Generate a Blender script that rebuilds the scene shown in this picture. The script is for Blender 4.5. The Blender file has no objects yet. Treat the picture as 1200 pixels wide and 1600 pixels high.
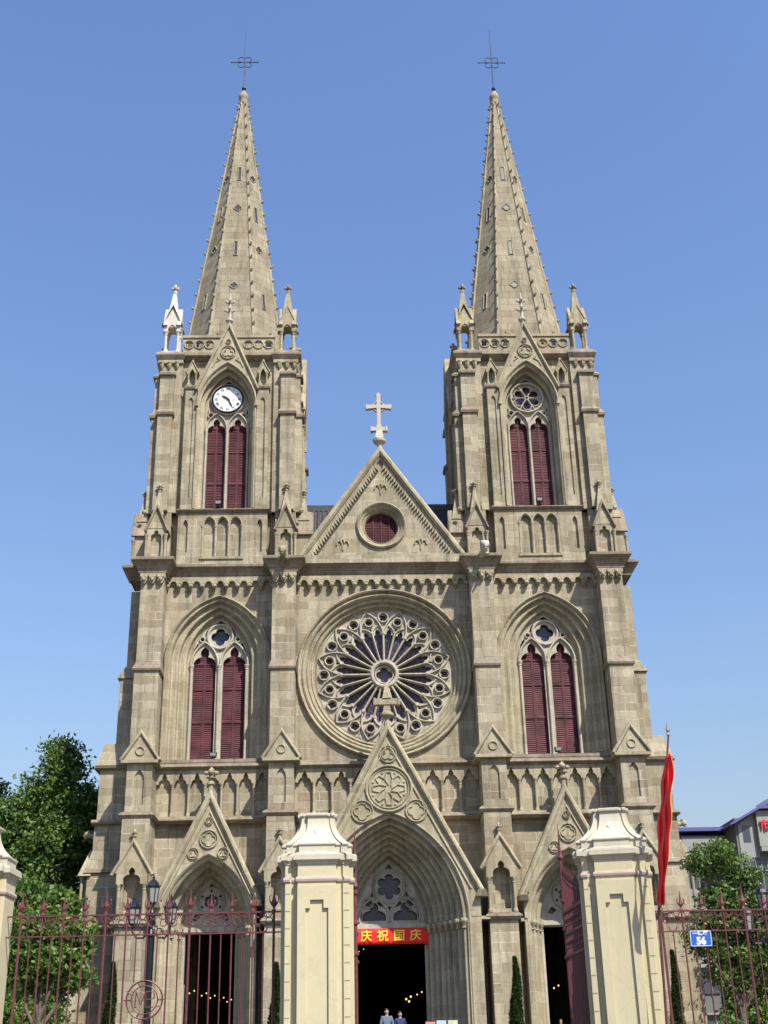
import bpy, bmesh, math, random
from mathutils import Matrix, Vector, geometry
import numpy as np
random.seed(7); rng = np.random.default_rng(11)
pi = math.pi; sin = math.sin; cos = math.cos; R = math.radians
sc = bpy.context.scene
COL = sc.collection
# ---------------------------------------------------------------- camera
F_PX, TH, YAW, ROLL = 1915.8, R(23.933), R(2.014), R(-1.381)
fw = Vector((sin(YAW)*cos(TH), cos(YAW)*cos(TH), sin(TH)))
r0 = Vector((cos(YAW), -sin(YAW), 0)); u0 = r0.cross(fw)
rv = cos(ROLL)*r0 + sin(ROLL)*u0; uv = -sin(ROLL)*r0 + cos(ROLL)*u0
cd = bpy.data.cameras.new('camera'); cam = bpy.data.objects.new('camera', cd); COL.objects.link(cam)
cd.sensor_fit = 'VERTICAL'; cd.sensor_height = 24; cd.sensor_width = 18; cd.lens = F_PX/1600*24
cd.clip_start = .1; cd.clip_end = 6000
m = Matrix((rv, uv, -fw)).transposed().to_4x4(); m.translation = (-1.681, -52, 1.6); cam.matrix_world = m
sc.camera = cam
# ---------------------------------------------------------------- light
SUN_AZ, SUN_EL = 33, 51                      # degrees right of the facade's normal, elevation
w = bpy.data.worlds.new('World'); sc.world = w; w.use_nodes = True
nt = w.node_tree; nt.nodes.clear()
sky = nt.nodes.new('ShaderNodeTexSky'); sky.sky_type = 'NISHITA'; sky.sun_disc = False
sky.sun_elevation = R(SUN_EL); sky.sun_rotation = R(180-SUN_AZ)
sky.air_density = 2.2; sky.dust_density = 1.5; sky.ozone_density = 9.0; sky.altitude = 0
bg = nt.nodes.new('ShaderNodeBackground'); bg.inputs[1].default_value = .102
wo = nt.nodes.new('ShaderNodeOutputWorld'); wb = nt.nodes.new('ShaderNodeMix'); wb.data_type = 'RGBA'; wb.blend_type = 'MULTIPLY'; wb.inputs[0].default_value = 1; wb.inputs[7].default_value = (1.02, .965, 1.16, 1)   # camera white balance
nt.links.new(sky.outputs[0], wb.inputs[6]); nt.links.new(wb.outputs[2], bg.inputs[0]); nt.links.new(bg.outputs[0], wo.inputs[0])
sl = bpy.data.lights.new('sun', 'SUN'); sl.energy = 5.0; sl.angle = R(.55); sl.color = (1, .945, .85)
so = bpy.data.objects.new('sun', sl); COL.objects.link(so)
ts = Vector((sin(R(SUN_AZ))*cos(R(SUN_EL)), -cos(R(SUN_AZ))*cos(R(SUN_EL)), sin(R(SUN_EL))))
so.rotation_euler = ts.to_track_quat('Z', 'Y').to_euler(); so.location = ts*100
sc.view_settings.view_transform = 'Standard'; sc.view_settings.look = 'None'
sc.view_settings.exposure = 0.60; sc.view_settings.gamma = 1
# ---------------------------------------------------------------- materials
def newmat(name):
    m = bpy.data.materials.new(name); m.use_nodes = True
    n = m.node_tree; return m, n, n.nodes['Principled BSDF']
def simple(name, col, rough=.7, metal=0, noise=0, nscale=8, spec=.5, bump=0):
    m, n, b = newmat(name)
    b.inputs['Base Color'].default_value = (*col, 1); b.inputs['Roughness'].default_value = rough
    b.inputs['Metallic'].default_value = metal; b.inputs['Specular IOR Level'].default_value = spec
    if noise:
        g = n.nodes.new('ShaderNodeNewGeometry'); t = n.nodes.new('ShaderNodeTexNoise')
        t.inputs['Scale'].default_value = nscale; t.inputs['Detail'].default_value = 5
        n.links.new(g.outputs['Position'], t.inputs['Vector'])
        r = n.nodes.new('ShaderNodeMapRange'); r.inputs[1].default_value = .3; r.inputs[2].default_value = .7
        r.inputs[3].default_value = 1-noise; r.inputs[4].default_value = 1+noise
        n.links.new(t.outputs[0], r.inputs[0])
        h = n.nodes.new('ShaderNodeHueSaturation'); h.inputs['Color'].default_value = (*col, 1)
        n.links.new(r.outputs[0], h.inputs['Value']); n.links.new(h.outputs[0], b.inputs['Base Color'])
        if bump:
            bp = n.nodes.new('ShaderNodeBump'); bp.inputs['Strength'].default_value = bump; bp.inputs['Distance'].default_value = .02
            n.links.new(t.outputs[0], bp.inputs['Height']); n.links.new(bp.outputs[0], b.inputs['Normal'])
    return m
def stone(name, c1, c2, mortar, bw=.95, rh=.37, ms=.012, contrast=.22, bump=.35, warm=(.42, .30, .17)):
    m, n, b = newmat(name); N = n.nodes; L = n.links
    g = N.new('ShaderNodeNewGeometry'); sx = N.new('ShaderNodeSeparateXYZ'); L.new(g.outputs['Position'], sx.inputs[0])
    ad = N.new('ShaderNodeMath'); ad.operation = 'ADD'; L.new(sx.outputs[0], ad.inputs[0]); L.new(sx.outputs[1], ad.inputs[1])
    cx = N.new('ShaderNodeCombineXYZ'); L.new(ad.outputs[0], cx.inputs[0]); L.new(sx.outputs[2], cx.inputs[1])
    wn = N.new('ShaderNodeTexNoise'); wn.inputs['Scale'].default_value = 1.3; L.new(g.outputs['Position'], wn.inputs['Vector'])
    br = N.new('ShaderNodeTexBrick'); L.new(cx.outputs[0], br.inputs['Vector'])
    br.inputs['Color1'].default_value = (*c1, 1); br.inputs['Color2'].default_value = (*c2, 1); br.inputs['Mortar'].default_value = (*mortar, 1)
    br.inputs['Scale'].default_value = 1; br.inputs['Brick Width'].default_value = bw; br.inputs['Row Height'].default_value = rh
    br.inputs['Mortar Size'].default_value = ms; br.inputs['Mortar Smooth'].default_value = .3; br.offset = .5
    jn = N.new('ShaderNodeTexNoise'); jn.inputs['Scale'].default_value = .9; jn.inputs['Detail'].default_value = 3; L.new(g.outputs['Position'], jn.inputs['Vector'])
    jr = N.new('ShaderNodeMapRange'); jr.inputs[1].default_value = .42; jr.inputs[2].default_value = .62; L.new(jn.outputs[0], jr.inputs[0])
    jm = N.new('ShaderNodeMix'); jm.data_type = 'RGBA'; L.new(jr.outputs[0], jm.inputs[0]); jm.inputs[6].default_value = tuple(v*.8 for v in c2)+(1,); jm.inputs[7].default_value = (*mortar, 1); L.new(jm.outputs[2], br.inputs['Mortar'])
    # random warmer blocks
    br2 = N.new('ShaderNodeTexBrick'); L.new(cx.outputs[0], br2.inputs['Vector'])
    br2.inputs['Color1'].default_value = (0, 0, 0, 1); br2.inputs['Color2'].default_value = (1, 1, 1, 1); br2.inputs['Mortar'].default_value = (0, 0, 0, 1)
    br2.inputs['Scale'].default_value = 1; br2.inputs['Brick Width'].default_value = bw; br2.inputs['Row Height'].default_value = rh
    br2.inputs['Mortar Size'].default_value = ms; br2.inputs['Bias'].default_value = -.35; br2.offset = .5
    mp = N.new('ShaderNodeMath'); mp.operation = 'MULTIPLY'; L.new(br2.outputs['Color'], mp.inputs[0]); mp.inputs[1].default_value = .35
    mw = N.new('ShaderNodeMix'); mw.data_type = 'RGBA'; L.new(mp.outputs[0], mw.inputs[0]); L.new(br.outputs['Color'], mw.inputs[6]); mw.inputs[7].default_value = (*warm, 1)
    # large-scale weathering, vertical streaks, fine grain
    tm = N.new('ShaderNodeMapping'); tm.inputs['Scale'].default_value = (1.6, 1.6, .22); L.new(g.outputs['Position'], tm.inputs[0])
    st = N.new('ShaderNodeTexNoise'); st.inputs['Scale'].default_value = 1.4; st.inputs['Detail'].default_value = 6; st.inputs['Roughness'].default_value = .65
    L.new(tm.outputs[0], st.inputs['Vector'])
    r1 = N.new('ShaderNodeMapRange'); r1.inputs[1].default_value = .3; r1.inputs[2].default_value = .7; r1.inputs[3].default_value = 1-contrast; r1.inputs[4].default_value = 1+contrast*.75
    L.new(st.outputs[0], r1.inputs[0])
    fn = N.new('ShaderNodeTexNoise'); fn.inputs['Scale'].default_value = 9; fn.inputs['Detail'].default_value = 6; fn.inputs['Roughness'].default_value = .7; L.new(g.outputs['Position'], fn.inputs['Vector'])
    r2 = N.new('ShaderNodeMapRange'); r2.inputs[1].default_value = .25; r2.inputs[2].default_value = .75; r2.inputs[3].default_value = .82; r2.inputs[4].default_value = 1.16
    L.new(fn.outputs[0], r2.inputs[0])
    mm = N.new('ShaderNodeMath'); mm.operation = 'MULTIPLY'; L.new(r1.outputs[0], mm.inputs[0]); L.new(r2.outputs[0], mm.inputs[1])
    # narrow rain streaks
    km = N.new('ShaderNodeMapping'); km.inputs['Scale'].default_value = (5, 5, .28); L.new(g.outputs['Position'], km.inputs[0])
    kn = N.new('ShaderNodeTexNoise'); kn.inputs['Scale'].default_value = 1.0; kn.inputs['Detail'].default_value = 5; L.new(km.outputs[0], kn.inputs['Vector'])
    kr = N.new('ShaderNodeMapRange'); kr.inputs[1].default_value = .54; kr.inputs[2].default_value = .70; kr.inputs[3].default_value = 1; kr.inputs[4].default_value = .68; L.new(kn.outputs[0], kr.inputs[0])
    mm0 = mm; mm = N.new('ShaderNodeMath'); mm.operation = 'MULTIPLY'; L.new(mm0.outputs[0], mm.inputs[0]); L.new(kr.outputs[0], mm.inputs[1])
    # soot on upward facing ledges
    sn = N.new('ShaderNodeSeparateXYZ'); L.new(g.outputs['Normal'], sn.inputs[0])
    r3 = N.new('ShaderNodeMapRange'); r3.inputs[1].default_value = .55; r3.inputs[2].default_value = .95; r3.inputs[3].default_value = 1; r3.inputs[4].default_value = .62
    L.new(sn.outputs[2], r3.inputs[0])
    m3 = N.new('ShaderNodeMath'); m3.operation = 'MULTIPLY'; L.new(mm.outputs[0], m3.inputs[0]); L.new(r3.outputs[0], m3.inputs[1])
    hs = N.new('ShaderNodeHueSaturation'); L.new(mw.outputs[2], hs.inputs['Color']); L.new(m3.outputs[0], hs.inputs['Value'])
    # rusty-brown and black stains with shapes of their own, drawn out downwards
    sm = N.new('ShaderNodeMapping'); sm.inputs['Scale'].default_value = (1.0, 1.0, .35); sm.inputs['Location'].default_value = (13, 5, 7); L.new(g.outputs['Position'], sm.inputs[0])
    s1 = N.new('ShaderNodeTexNoise'); s1.inputs['Scale'].default_value = 1.1; s1.inputs['Detail'].default_value = 8; s1.inputs['Roughness'].default_value = .72; L.new(sm.outputs[0], s1.inputs['Vector'])
    q1 = N.new('ShaderNodeMapRange'); q1.inputs[1].default_value = .55; q1.inputs[2].default_value = .74; q1.inputs[3].default_value = 0; q1.inputs[4].default_value = .55; L.new(s1.outputs[0], q1.inputs[0])
    x1 = N.new('ShaderNodeMix'); x1.data_type = 'RGBA'; L.new(q1.outputs[0], x1.inputs[0]); L.new(hs.outputs[0], x1.inputs[6]); x1.inputs[7].default_value = (.235, .15, .07, 1)
    q2 = N.new('ShaderNodeMapRange'); q2.inputs[1].default_value = .43; q2.inputs[2].default_value = .27; q2.inputs[3].default_value = 0; q2.inputs[4].default_value = .6; L.new(s1.outputs[0], q2.inputs[0])
    x2 = N.new('ShaderNodeMix'); x2.data_type = 'RGBA'; L.new(q2.outputs[0], x2.inputs[0]); L.new(x1.outputs[2], x2.inputs[6]); x2.inputs[7].default_value = (.085, .075, .05, 1)
    L.new(x2.outputs[2], b.inputs['Base Color']); b.inputs['Roughness'].default_value = .9; b.inputs['Specular IOR Level'].default_value = .25
    inv = N.new('ShaderNodeMath'); inv.operation = 'MULTIPLY_ADD'; L.new(br.outputs['Fac'], inv.inputs[0]); inv.inputs[1].default_value = -.7; L.new(fn.outputs[0], inv.inputs[2])
    bp = N.new('ShaderNodeBump'); bp.inputs['Strength'].default_value = bump; bp.inputs['Distance'].default_value = .02
    L.new(inv.outputs[0], bp.inputs['Height']); L.new(bp.outputs[0], b.inputs['Normal'])
    return m
M = {}
M['stone'] = stone('granite_blocks', (.372, .327, .228), (.224, .195, .132), (.54, .51, .43), contrast=.27, warm=(.36, .28, .18))
M['carved'] = stone('carved_granite', (.370, .328, .222), (.276, .243, .163), (.50, .465, .375), bw=1.3, rh=.42, ms=.010, contrast=.27, bump=.25, warm=(.36, .29, .19))
M['tracery'] = stone('pale_tracery_stone', (.43, .395, .315), (.36, .33, .26), (.50, .47, .40), bw=1.3, rh=.42, ms=.006, contrast=.2, bump=.2, warm=(.42, .36, .26))
M['spire'] = stone('spire_granite', (.315, .277, .193), (.23, .202, .138), (.14, .12, .09), bw=1.1, rh=.42, ms=.016, contrast=.22, bump=.3, warm=(.30, .22, .14))
M['dress'] = stone('dressed_string_stone', (.285, .245, .185), (.205, .172, .128), (.36, .33, .26), bw=1.1, rh=3, ms=.01, contrast=.3, bump=.2, warm=(.34, .24, .15))
M['white_stone'] = simple('new_white_stone', (0.498, 0.465, 0.415), .8, noise=.08, nscale=4)
M['pale_stone'] = simple('pale_new_stone', (0.415, 0.373, 0.299), .85, noise=.1, nscale=5)
M['slate'] = simple('dark_roof_tiles', (.035, .036, .042), .6, noise=.5, nscale=6)
M['shutter'] = simple('oxblood_shutter_paint', (.088, .026, .031), .65, noise=.42, nscale=2.0, spec=.25)
M['glass'] = simple('dark_leaded_glass', (.022, .028, .05), .25, noise=.6, nscale=7)
M['rose_glass'] = simple('purple_leaded_glass', (.07, .045, .07), .3, noise=.8, nscale=6)
M['dark'] = simple('shade_black', (.02, .018, .016), .9)  # near black: shade of the nave and under the eave put into the colour
M['black'] = simple('black_painted_iron', (.012, .013, .02), .4, metal=.3)
M['iron'] = simple('wrought_iron', (.03, .03, .035), .55, metal=.4)
M['red_iron'] = simple('maroon_painted_iron', (.105, .026, .028), .5, noise=.25, nscale=14)
M['gold'] = simple('gold_leaf_lettering', (.95, .68, .06), .5)
M['lampglass'] = simple('lantern_glass', (.25, .27, .25), .15)
M['clock_face'] = simple('white_clock_enamel', (0.681, 0.689, 0.664), .35)
M['clock_ink'] = simple('black_clock_ink', (.015, .02, .03), .4)  # clock ink, also the painted darkness of the spire openings
def stucco(name, col, dirt, z0=0):
    m, n, b = newmat(name); N = n.nodes; L = n.links
    g = N.new('ShaderNodeNewGeometry')
    mp = N.new('ShaderNodeMapping'); mp.inputs['Scale'].default_value = (9, 9, .9); L.new(g.outputs['Position'], mp.inputs[0])
    a = N.new('ShaderNodeTexNoise'); a.inputs['Scale'].default_value = 1.2; a.inputs['Detail'].default_value = 8; a.inputs['Roughness'].default_value = .7; L.new(mp.outputs[0], a.inputs['Vector'])
    c = N.new('ShaderNodeTexNoise'); c.inputs['Scale'].default_value = 2.2; c.inputs['Detail'].default_value = 9; c.inputs['Roughness'].default_value = .75; L.new(g.outputs['Position'], c.inputs['Vector'])
    r1 = N.new('ShaderNodeMapRange'); r1.inputs[1].default_value = .5; r1.inputs[2].default_value = .78; r1.inputs[4].default_value = .45; L.new(a.outputs[0], r1.inputs[0])
    r2 = N.new('ShaderNodeMapRange'); r2.inputs[1].default_value = .52; r2.inputs[2].default_value = .8; r2.inputs[4].default_value = .7; L.new(c.outputs[0], r2.inputs[0])
    ad = N.new('ShaderNodeMath'); ad.operation = 'MAXIMUM'; L.new(r1.outputs[0], ad.inputs[0]); L.new(r2.outputs[0], ad.inputs[1])
    mx = N.new('ShaderNodeMix'); mx.data_type = 'RGBA'; L.new(ad.outputs[0], mx.inputs[0]); mx.inputs[6].default_value = (*col, 1); mx.inputs[7].default_value = (*dirt, 1)
    v = N.new('ShaderNodeTexVoronoi'); v.feature = 'DISTANCE_TO_EDGE'; v.inputs['Scale'].default_value = 1.1
    wv = N.new('ShaderNodeMix'); wv.data_type = 'VECTOR'; wv.inputs[0].default_value = .25; L.new(g.outputs['Position'], wv.inputs[4]); L.new(c.outputs[1], wv.inputs[5]); L.new(wv.outputs[1], v.inputs['Vector'])
    r3 = N.new('ShaderNodeMapRange'); r3.inputs[1].default_value = 0; r3.inputs[2].default_value = .004; r3.inputs[3].default_value = .35; r3.inputs[4].default_value = 0; L.new(v.outputs['Distance'], r3.inputs[0])
    m2 = N.new('ShaderNodeMix'); m2.data_type = 'RGBA'; L.new(r3.outputs[0], m2.inputs[0]); L.new(mx.outputs[2], m2.inputs[6]); m2.inputs[7].default_value = (.25, .2, .13, 1)
    L.new(m2.outputs[2], b.inputs['Base Color']); b.inputs['Roughness'].default_value = .88; b.inputs['Specular IOR Level'].default_value = .2
    bp = N.new('ShaderNodeBump'); bp.inputs['Strength'].default_value = .3; bp.inputs['Distance'].default_value = .01; L.new(c.outputs[0], bp.inputs['Height']); L.new(bp.outputs[0], b.inputs['Normal'])
    return m
M['cream'] = stucco('cream_stucco', (.505, .45, .29), (0.349, 0.307, 0.224))
M['ivory'] = stucco('ivory_stucco', (0.481, 0.448, 0.349), (0.249, 0.224, 0.174))
M['pink'] = simple('pink_grey_moulding', (0.415, 0.324, 0.282), .8, noise=.1)
M['groove'] = simple('grey_mortar_groove', (0.249, 0.216, 0.158), .9)
M['red'] = simple('red_banner_cloth', (.80, .015, .012), .75)
M['yellow'] = simple('yellow_fringe', (.85, .55, .04), .7)
M['blue'] = simple('blue_enamel', (.015, .10, .42), .3)
M['white'] = simple('white_paint', (.82, .82, .82), .4)
M['bark'] = simple('brown_bark', (.10, .075, .055), .95, noise=.35, nscale=12, bump=.6)
M['concrete'] = simple('grey_render', (0.124, 0.129, 0.129), .85, noise=.12, nscale=1.5)
M['paleconc'] = simple('pale_render', (0.249, 0.257, 0.241), .85, noise=.08, nscale=1.5)
M['blueroof'] = simple('blue_roof_sheet', (.07, .08, .24), .5)
M['window'] = simple('dull_window_glass', (.05, .06, .075), .15)
M['signred'] = simple('red_sign_paint', (.55, .02, .03), .5)
M['asphalt'] = simple('asphalt', (.045, .045, .045), .9, noise=.2, nscale=3)
M['paving'] = stone('grey_paving', (0.183, 0.174, 0.154), (0.149, 0.141, 0.124), (0.116, 0.108, 0.0913), bw=.6, rh=.6, ms=.01, contrast=.15)
M['soil'] = simple('dry_earth', (.12, .10, .07), .95, noise=.2, nscale=2)
M['roadpaint'] = simple('road_marking_paint', (.75, .75, .72), .7)
def leafmat(name, c1, c2, c3):
    m, n, b = newmat(name); N = n.nodes; L = n.links
    g = N.new('ShaderNodeNewGeometry'); cr = N.new('ShaderNodeValToRGB')
    cr.color_ramp.elements[0].color = (*c1, 1); cr.color_ramp.elements[1].color = (*c3, 1)
    e = cr.color_ramp.elements.new(.5); e.color = (*c2, 1)
    tn = N.new('ShaderNodeTexNoise'); tn.inputs['Scale'].default_value = 1.6; L.new(g.outputs['Position'], tn.inputs['Vector'])
    ml = N.new('ShaderNodeMath'); ml.operation = 'MULTIPLY_ADD'; L.new(g.outputs['Random Per Island'], ml.inputs[0]); ml.inputs[1].default_value = .6; 
    m5 = N.new('ShaderNodeMath'); m5.operation = 'MULTIPLY_ADD'; L.new(tn.outputs[0], m5.inputs[0]); m5.inputs[1].default_value = 1.2; m5.inputs[2].default_value = -.4; L.new(m5.outputs[0], ml.inputs[2]); L.new(ml.outputs[0], cr.inputs[0]); L.new(cr.outputs[0], b.inputs['Base Color'])
    b.inputs['Roughness'].default_value = .5; b.inputs['Specular IOR Level'].default_value = .35
    tr = N.new('ShaderNodeBsdfTranslucent'); L.new(cr.outputs[0], tr.inputs[0])
    ms = N.new('ShaderNodeMixShader'); ms.inputs[0].default_value = .28; L.new(b.outputs[0], ms.inputs[1]); L.new(tr.outputs[0], ms.inputs[2])
    L.new(ms.outputs[0], N['Material Output'].inputs[0]); return m
M['leaf_dark'] = leafmat('dark_green_leaves', (.035, .08, .014), (.085, .155, .03), (.17, .25, .05))
M['leaf_mid'] = leafmat('bright_green_leaves', (.05, .10, .015), (.10, .18, .03), (.18, .28, .06))
M['leaf_blue'] = leafmat('blueish_green_leaves', (0.0124, 0.0291, 0.0166), (0.0249, 0.0498, 0.0291), (0.0415, 0.0747, 0.0373))
M['leaf_cypress'] = leafmat('cypress_scale_leaves', (0.0249, 0.0498, 0.0124), (0.0415, 0.0789, 0.0166), (0.0747, 0.108, 0.0249))
M['leaf_yel'] = leafmat('yellow_green_leaves', (.05, .10, .02), (.10, .17, .035), (.18, .26, .07))
em, n_, b_ = newmat('warm_lamp_bulb'); b_.inputs['Emission Color'].default_value = (1, .62, .16, 1); b_.inputs['Emission Strength'].default_value = 1.3; M['bulb'] = em
M['skin'] = simple('skin', (.52, .33, .23), .6); M['hair'] = simple('black_hair', (.02, .016, .014), .5)
M['hairbrown'] = simple('brown_hair', (.10, .06, .03), .5)
M['shirt_grey'] = simple('grey_blue_shirt', (.10, .14, .19), .8); M['shirt_navy'] = simple('navy_jacket', (.02, .03, .13), .8)
M['trousers'] = simple('dark_trousers', (.03, .03, .04), .8)
# ---------------------------------------------------------------- mesh helpers
class MB:
    def __init__(s): s.v = []; s.f = []
    def add(s, vs, fs):
        o = len(s.v); s.v += [tuple(p) for p in vs]; s.f += [tuple(i+o for i in f) for f in fs]
    def box(s, x0, x1, y0, y1, z0, z1):
        s.add([(x0,y0,z0),(x1,y0,z0),(x1,y1,z0),(x0,y1,z0),(x0,y0,z1),(x1,y0,z1),(x1,y1,z1),(x0,y1,z1)],
              [(0,3,2,1),(4,5,6,7),(0,1,5,4),(1,2,6,5),(2,3,7,6),(3,0,4,7)]); return s
    def frus(s, a, z0, b, z1):                      # rect a=(x0,x1,y0,y1) at z0 to rect b at z1
        x0,x1,y0,y1 = a; X0,X1,Y0,Y1 = b
        s.add([(x0,y0,z0),(x1,y0,z0),(x1,y1,z0),(x0,y1,z0),(X0,Y0,z1),(X1,Y0,z1),(X1,Y1,z1),(X0,Y1,z1)],
              [(0,3,2,1),(4,5,6,7),(0,1,5,4),(1,2,6,5),(2,3,7,6),(3,0,4,7)]); return s
    def plate(s, outer, holes, y0, y1, f3=None):    # polygon with holes in XZ, thick along y
        f3 = f3 or (lambda a, b, h: (a, h, b))
        loops = [outer]+list(holes)
        flat = [p for l in loops for p in l]
        tris = geometry.tessellate_polygon([[Vector((p[0], p[1], 0)) for p in l] for l in loops])
        k = len(flat); vs = [f3(p[0], p[1], y0) for p in flat]+[f3(p[0], p[1], y1) for p in flat]
        fs = []
        for t in tris: fs += [tuple(t), tuple(i+k for i in reversed(t))]
        o = 0
        for l in loops:
            n = len(l)
            for i in range(n):
                j = (i+1) % n; fs.append((o+i, o+j, o+j+k, o+i+k))
            o += n
        s.add(vs, fs); return s
    def loft(s, loops, closed=False):
        n = len(loops[0]); vs = [p for l in loops for p in l]; fs = []
        for i in range(len(loops)-1):
            for j in range(n if closed else n-1):
                k = (j+1) % n; fs.append((i*n+j, i*n+k, (i+1)*n+k, (i+1)*n+j))
        s.add(vs, fs); return s
    def mould(s, path, prof, closed=False, f3=None, ring=False):
        f3 = f3 or (lambda a, b, h: (a, h, b))
        n = len(path); P = [Vector(p) for p in path]; mit = []
        for i in range(n):
            a = P[i-1] if (i > 0 or closed) else None; c = P[(i+1) % n] if (i < n-1 or closed) else None
            ds = []
            if a is not None: ds.append((P[i]-a).normalized())
            if c is not None: ds.append((c-P[i]).normalized())
            ns = [Vector((-d.y, d.x)) for d in ds]
            if len(ns) == 2:
                mm = ns[0]+ns[1]; q = mm.length_squared
                mit.append(mm*(2/q) if q > .3 else ns[0])
            else: mit.append(ns[0])
        loops = [[f3(P[i].x+mit[i].x*o, P[i].y+mit[i].y*o, h) for i in range(n)] for o, h in prof]
        if ring: loops.append(loops[0])
        s.loft(loops, closed); return s
    def rib(s, path, wd, y0, y1, closed=False, f3=None, ch=.35):
        c = wd*ch
        pr = [(-wd/2, y1), (-wd/2, y0+c), (-wd/2+c, y0), (wd/2-c, y0), (wd/2, y0+c), (wd/2, y1)]
        s.mould(path, pr, closed, f3)
        if not closed:                             # end caps
            for e, d in ((0, 1), (-1, -1)):
                P = Vector(path[e]); Q = Vector(path[e+d]); t = (Q-P).normalized()*d; nn = Vector((-t.y, t.x))
                f = f3 or (lambda a, b, h: (a, h, b))
                s.add([f(P.x+nn.x*o, P.y+nn.y*o, h) for o, h in pr], [tuple(range(6))])
        return s
    def lathe(s, c, prof, n=12, rot=0, sx=1, sy=1):
        loops = [[(c[0]+r*sx*cos(2*pi*k/n+rot), c[1]+r*sy*sin(2*pi*k/n+rot), c[2]+z) for k in range(n)] for r, z in prof]
        s.loft(loops, True)
        for l in (loops[0], loops[-1]): s.add(l, [tuple(range(n))])
        return s
    def sphere(s, c, r, sx=1, sy=1, sz=1, n=8, m=5):
        s.lathe(c, [(r*sin(pi*i/m) if 0 < i < m else r*.02, -r*sz*cos(pi*i/m)) for i in range(m+1)], n, 0, sx, sy); return s
    def tube(s, pts, r, n=8):
        P = [Vector(p) for p in pts]; loops = []
        up = Vector((0, 0, 1))
        for i, p in enumerate(P):
            t = ((P[i+1] if i+1 < len(P) else p)-(P[i-1] if i else p)).normalized()
            a = t.cross(up) if abs(t.z) < .95 else t.cross(Vector((0, 1, 0))); a.normalize(); b = t.cross(a)
            ri = r[i] if isinstance(r, (list, tuple)) else r
            loops.append([p+a*ri*cos(2*pi*k/n)+b*ri*sin(2*pi*k/n) for k in range(n)])
        s.loft(loops, True)
        for l in (loops[0], loops[-1]): s.add(l, [tuple(range(n))])
        return s
W = {}
MESH = {}
SPLIT = {'string_course', 'capital', 'trefoil_relief', 'spire_opening_shade', 'spire_opening_frame', 'pier_spirelet', 'gable_kneeler', 'window_sill', 'cornice_paving', 'quoin_joint', 'niche_canopy', 'nave_interior', 'nave_side_wall', 'roof_equipment', 'parapet', 'lettering'}
def clusters(mb, eps=.02):
    n = len(mb.v); par = list(range(n))
    def find(i):
        while par[i] != i: par[i] = par[par[i]]; i = par[i]
        return i
    for f in mb.f:
        a = find(f[0])
        for i in f[1:]: par[find(i)] = a
    g = {}
    for i in range(n): g.setdefault(find(i), []).append(i)
    bx = [[set(v), [min(mb.v[i][k] for i in v)-eps for k in range(3)], [max(mb.v[i][k] for i in v)+eps for k in range(3)]] for v in g.values()]
    ch = True
    while ch:
        ch = False; i = 0
        while i < len(bx):
            j = i+1
            while j < len(bx):
                a, b = bx[i], bx[j]
                if all(a[1][k] <= b[2][k] and b[1][k] <= a[2][k] for k in range(3)):
                    a[0] |= b[0]; a[1] = [min(a[1][k], b[1][k]) for k in range(3)]; a[2] = [max(a[2][k], b[2][k]) for k in range(3)]; bx.pop(j); ch = True
                else: j += 1
            i += 1
    out = []
    for vs, _, _ in bx:
        m_ = MB(); ix = {}
        for i in sorted(vs): ix[i] = len(m_.v); m_.v.append(mb.v[i])
        m_.f = [tuple(ix[i] for i in f) for f in mb.f if f[0] in vs]
        out.append(m_)
    return out
PARTS = {}
def obj(name, mb, mat, parent=None, Mx=None, key=None, smooth=False, bevel=0, fix=True, whole=False):
    if name in SPLIT and not whole:
        if key and key in PARTS: cs = PARTS[key]
        else:
            cs = clusters(mb)
            if key: PARTS[key] = cs
        o = None
        for i, c in enumerate(cs): o = obj(name, c, mat, parent, Mx, key and key+'_%d' % i, smooth, bevel, fix, True)
        return o
    Mx = Mx or (W[parent.name] if parent else Matrix())
    if key and key in MESH: me = MESH[key]
    else:
        if mb is None: me = None
        else:
            me = bpy.data.meshes.new(name); me.from_pydata(mb.v, [], mb.f)
            if fix and len(mb.f) < 60000:
                bm = bmesh.new(); bm.from_mesh(me); bmesh.ops.recalc_face_normals(bm, faces=bm.faces); bm.to_mesh(me); bm.free()
            for mt in (mat if isinstance(mat, list) else [mat]): me.materials.append(mt)
            if smooth: me.polygons.foreach_set('use_smooth', [True]*len(me.polygons))
        if key: MESH[key] = me
    o = bpy.data.objects.new(name, me); COL.objects.link(o)
    if parent: o.parent = parent; o.matrix_basis = W[parent.name].inverted() @ Mx
    else: o.matrix_basis = Mx
    W[o.name] = Mx.copy()
    if bevel:
        b = o.modifiers.new('bevel', 'BEVEL'); b.width = bevel; b.segments = 2; b.limit_method = 'ANGLE'
    return o
def tag(o, label, cat, group=None, kind=None):
    if kind: o['kind'] = kind
    if label: o['label'] = label
    if cat: o['category'] = cat
    if group: o['group'] = group
    return o
def T(x=0, y=0, z=0): return Matrix.Translation((x, y, z))
def RZ(a): return Matrix.Rotation(R(a), 4, 'Z')
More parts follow.
